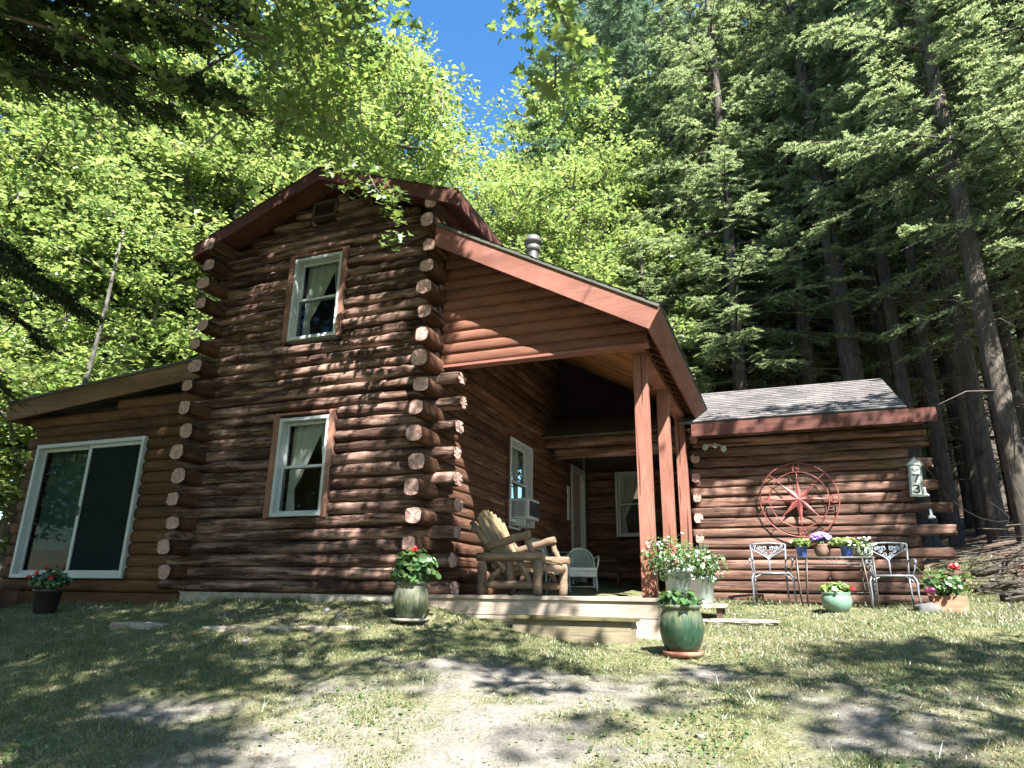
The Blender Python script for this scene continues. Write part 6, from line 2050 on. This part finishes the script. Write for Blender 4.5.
# tangled dead brush on the bank
def brush():
    n = 300
    x = rng.uniform(2.5, 6.5, n); y = rng.uniform(11.0, 14.2, n)
    k = (x > 2.6 + .0 * y)
    x, y = x[k], y[k]
    a = rng.normal(.35, .9, len(x)); L = rng.uniform(.4, 1.6, len(x))
    z = ground_z(x, y) + rng.uniform(.0, .22, len(x))
    A = np.stack([x - np.cos(a) * L / 2, y - np.sin(a) * L / 2, z], 1); B = np.stack([x + np.cos(a) * L / 2, y + np.sin(a) * L / 2, z + rng.normal(0, .1, len(x))], 1)
    A[:, 2] = np.maximum(A[:, 2], ground_z(A[:, 0], A[:, 1])); B[:, 2] = np.maximum(B[:, 2], ground_z(B[:, 0], B[:, 1]))
    k = np.minimum(A[:, 0], B[:, 0]) > 2.35
    r = rng.uniform(.004, .014, len(x))
    V, Fq = tubes_np(A[k], B[k], r[k], r[k] * .5, 5)
    tag(link_mesh('brush', np_mesh('brush', V, Fq, [M['deadwood']], smooth=True)), 'tangle of dead branches on the bank under the trees', 'brush', kind='stuff')
brush()

# ------------------------------------------------------------------ grass, clover and litter
def grass():
    n = 900000
    u = rng.uniform(0, 1, n)
    px = rng.uniform(-60, 1084, n)
    dist = 2.6 + 9.4 * u ** 1.25
    ang = np.arctan((px - 512) / (F_PX / math.cos(_p))) 
    head = -_y + ang
    x, y = np.sin(head) * dist / np.cos(ang), np.cos(head) * dist / np.cos(ang)
    bare, forest = bare_mask(x, y)
    dens = fbm(x * 2.2, y * 2.2, 21, 3)
    fine = fbm(x * 9, y * 9, 31, 2)
    p = np.clip((dens - .2) * 1.9, .1, 1) * (1 - .9 * bare) * (1 - forest) * np.clip(.35 + 1.3 * fine, 0, 1) * .85
    house = ((y > 7.36) & (x < -3.8) & (x > -11.5)) | ((y > 7.2) & (x > -4.1) & (x < -1.1)) | ((y > 11.45) & (x > -1.4) & (x < 1.9)) | ((x > -2.75) & (x < -1.4) & (y > 6.92))
    keep = (rng.uniform(0, 1, n) < p) & ~house & (y > 1.2)
    x, y, dist, bare, dens = x[keep], y[keep], dist[keep], bare[keep], dens[keep]
    z = ground_z(x, y) - .004
    m = len(x)
    h = (.011 + .024 * rng.uniform(0, 1, m) ** 2) * (.6 + .9 * dens) * (1 - .4 * bare)
    tall = rng.uniform(0, 1, m) < .015
    h = np.where(tall, h * 2.6, h)
    edge = ((y > 10.6) & (x > -1.3)) | ((y > 7.05) & (x < -4)) | ((x > 1.6) & (y > 8.2))
    h = np.where(edge & (rng.uniform(0, 1, m) < .3), h * 2.4, h)
    w = (.0014 + .00045 * dist) * rng.uniform(.7, 1.3, m)
    a = rng.uniform(0, 6.283, m)
    bend = rng.uniform(.3, 1.5, m) * h
    b2 = a + rng.uniform(-1, 1, m)
    P0 = np.stack([x - w * np.cos(a), y - w * np.sin(a), z], 1); P1 = np.stack([x + w * np.cos(a), y + w * np.sin(a), z], 1)
    P2 = np.stack([x - bend * np.sin(b2), y + bend * np.cos(b2), z + h], 1)
    V = np.stack([P0, P1, P2], 1).reshape(-1, 3)
    Fq = np.arange(3 * m).reshape(-1, 3)
    dry = rng.uniform(0, 1, m) < np.clip(.1 + 1.5 * (.58 - fbm(x * 1.1, y * 1.1, 61, 3)), .05, .7)
    for nm, sel, mt, lb in (('grass', ~dry, 'grass', 'short patchy green lawn grass'), ('dry_grass', dry, 'straw', 'straw-coloured dry blades among the lawn grass')):
        k_ = int(sel.sum())
        tag(link_mesh(nm, np_mesh(nm, V.reshape(-1, 3, 3)[sel].reshape(-1, 3), np.arange(3 * k_).reshape(-1, 3), [M[mt]])), lb, 'grass', kind='stuff')
    print('grass blades', m)
    # clover-like broad leaves
    n = 26000
    px = rng.uniform(-60, 1084, n); dist = 2.8 + 8.0 * rng.uniform(0, 1, n) ** 1.3
    ang = np.arctan((px - 512) / (F_PX / math.cos(_p))); head = -_y + ang
    x, y = np.sin(head) * dist / np.cos(ang), np.cos(head) * dist / np.cos(ang)
    bare, forest = bare_mask(x, y)
    house = ((y > 7.36) & (x < -3.8)) | ((y > 7.2) & (x > -4.1) & (x < -1.1)) | ((y > 11.45)) | ((x > -2.75) & (x < -1.4) & (y > 6.92))
    cl = fbm(x * 1.6, y * 1.6, 41, 3)
    k = (rng.uniform(0, 1, n) < np.clip((cl - .5) * 5, 0, 1) * (1 - bare)) & ~house & (y > 1.2) & (forest < .3)
    x, y = x[k], y[k]
    C = np.stack([x, y, ground_z(x, y) + rng.uniform(.006, .03, len(x))], 1)
    V, Ft = scatter_leaves(C, np.array([0, 0, 1.0]) + rnd(len(x), .35), rnd(len(x)), rng.uniform(.012, .03, len(x)), 'round')
    tag(link_mesh('clover', np_mesh('clover', V, Ft, [M['leaf_pot']])), 'clover and weeds low in the lawn', 'clover', kind='stuff')
    # dry leaves, chips and bits
    n = 9000
    px = rng.uniform(-60, 1084, n); dist = 2.8 + 11.0 * rng.uniform(0, 1, n) ** 1.2
    ang = np.arctan((px - 512) / (F_PX / math.cos(_p))); head = -_y + ang
    x, y = np.sin(head) * dist / np.cos(ang), np.cos(head) * dist / np.cos(ang)
    house = ((y > 7.3) & (x < -3.8)) | ((y > 7.2) & (x > -4.1) & (x < -1.1)) | ((y > 11.4) & (x < 2)) | ((x > -2.75) & (x < -1.4) & (y > 6.92))
    k = ~house & (y > 1.2) & (rng.uniform(0, 1, n) < .6)
    x, y = x[k], y[k]
    C = np.stack([x, y, ground_z(x, y) + .012], 1)
    V, Ft = scatter_leaves(C, np.array([0, 0, 1.0]) + rnd(len(x), .3), rnd(len(x)), rng.uniform(.008, .032, len(x)), 'oval')
    tag(link_mesh('leaf_litter', np_mesh('leaf_litter', V, Ft, [M['litter']])), 'dry leaf bits and twigs strewn over the ground', 'leaf litter', kind='stuff')
grass()
bpy.context.view_layer.update()
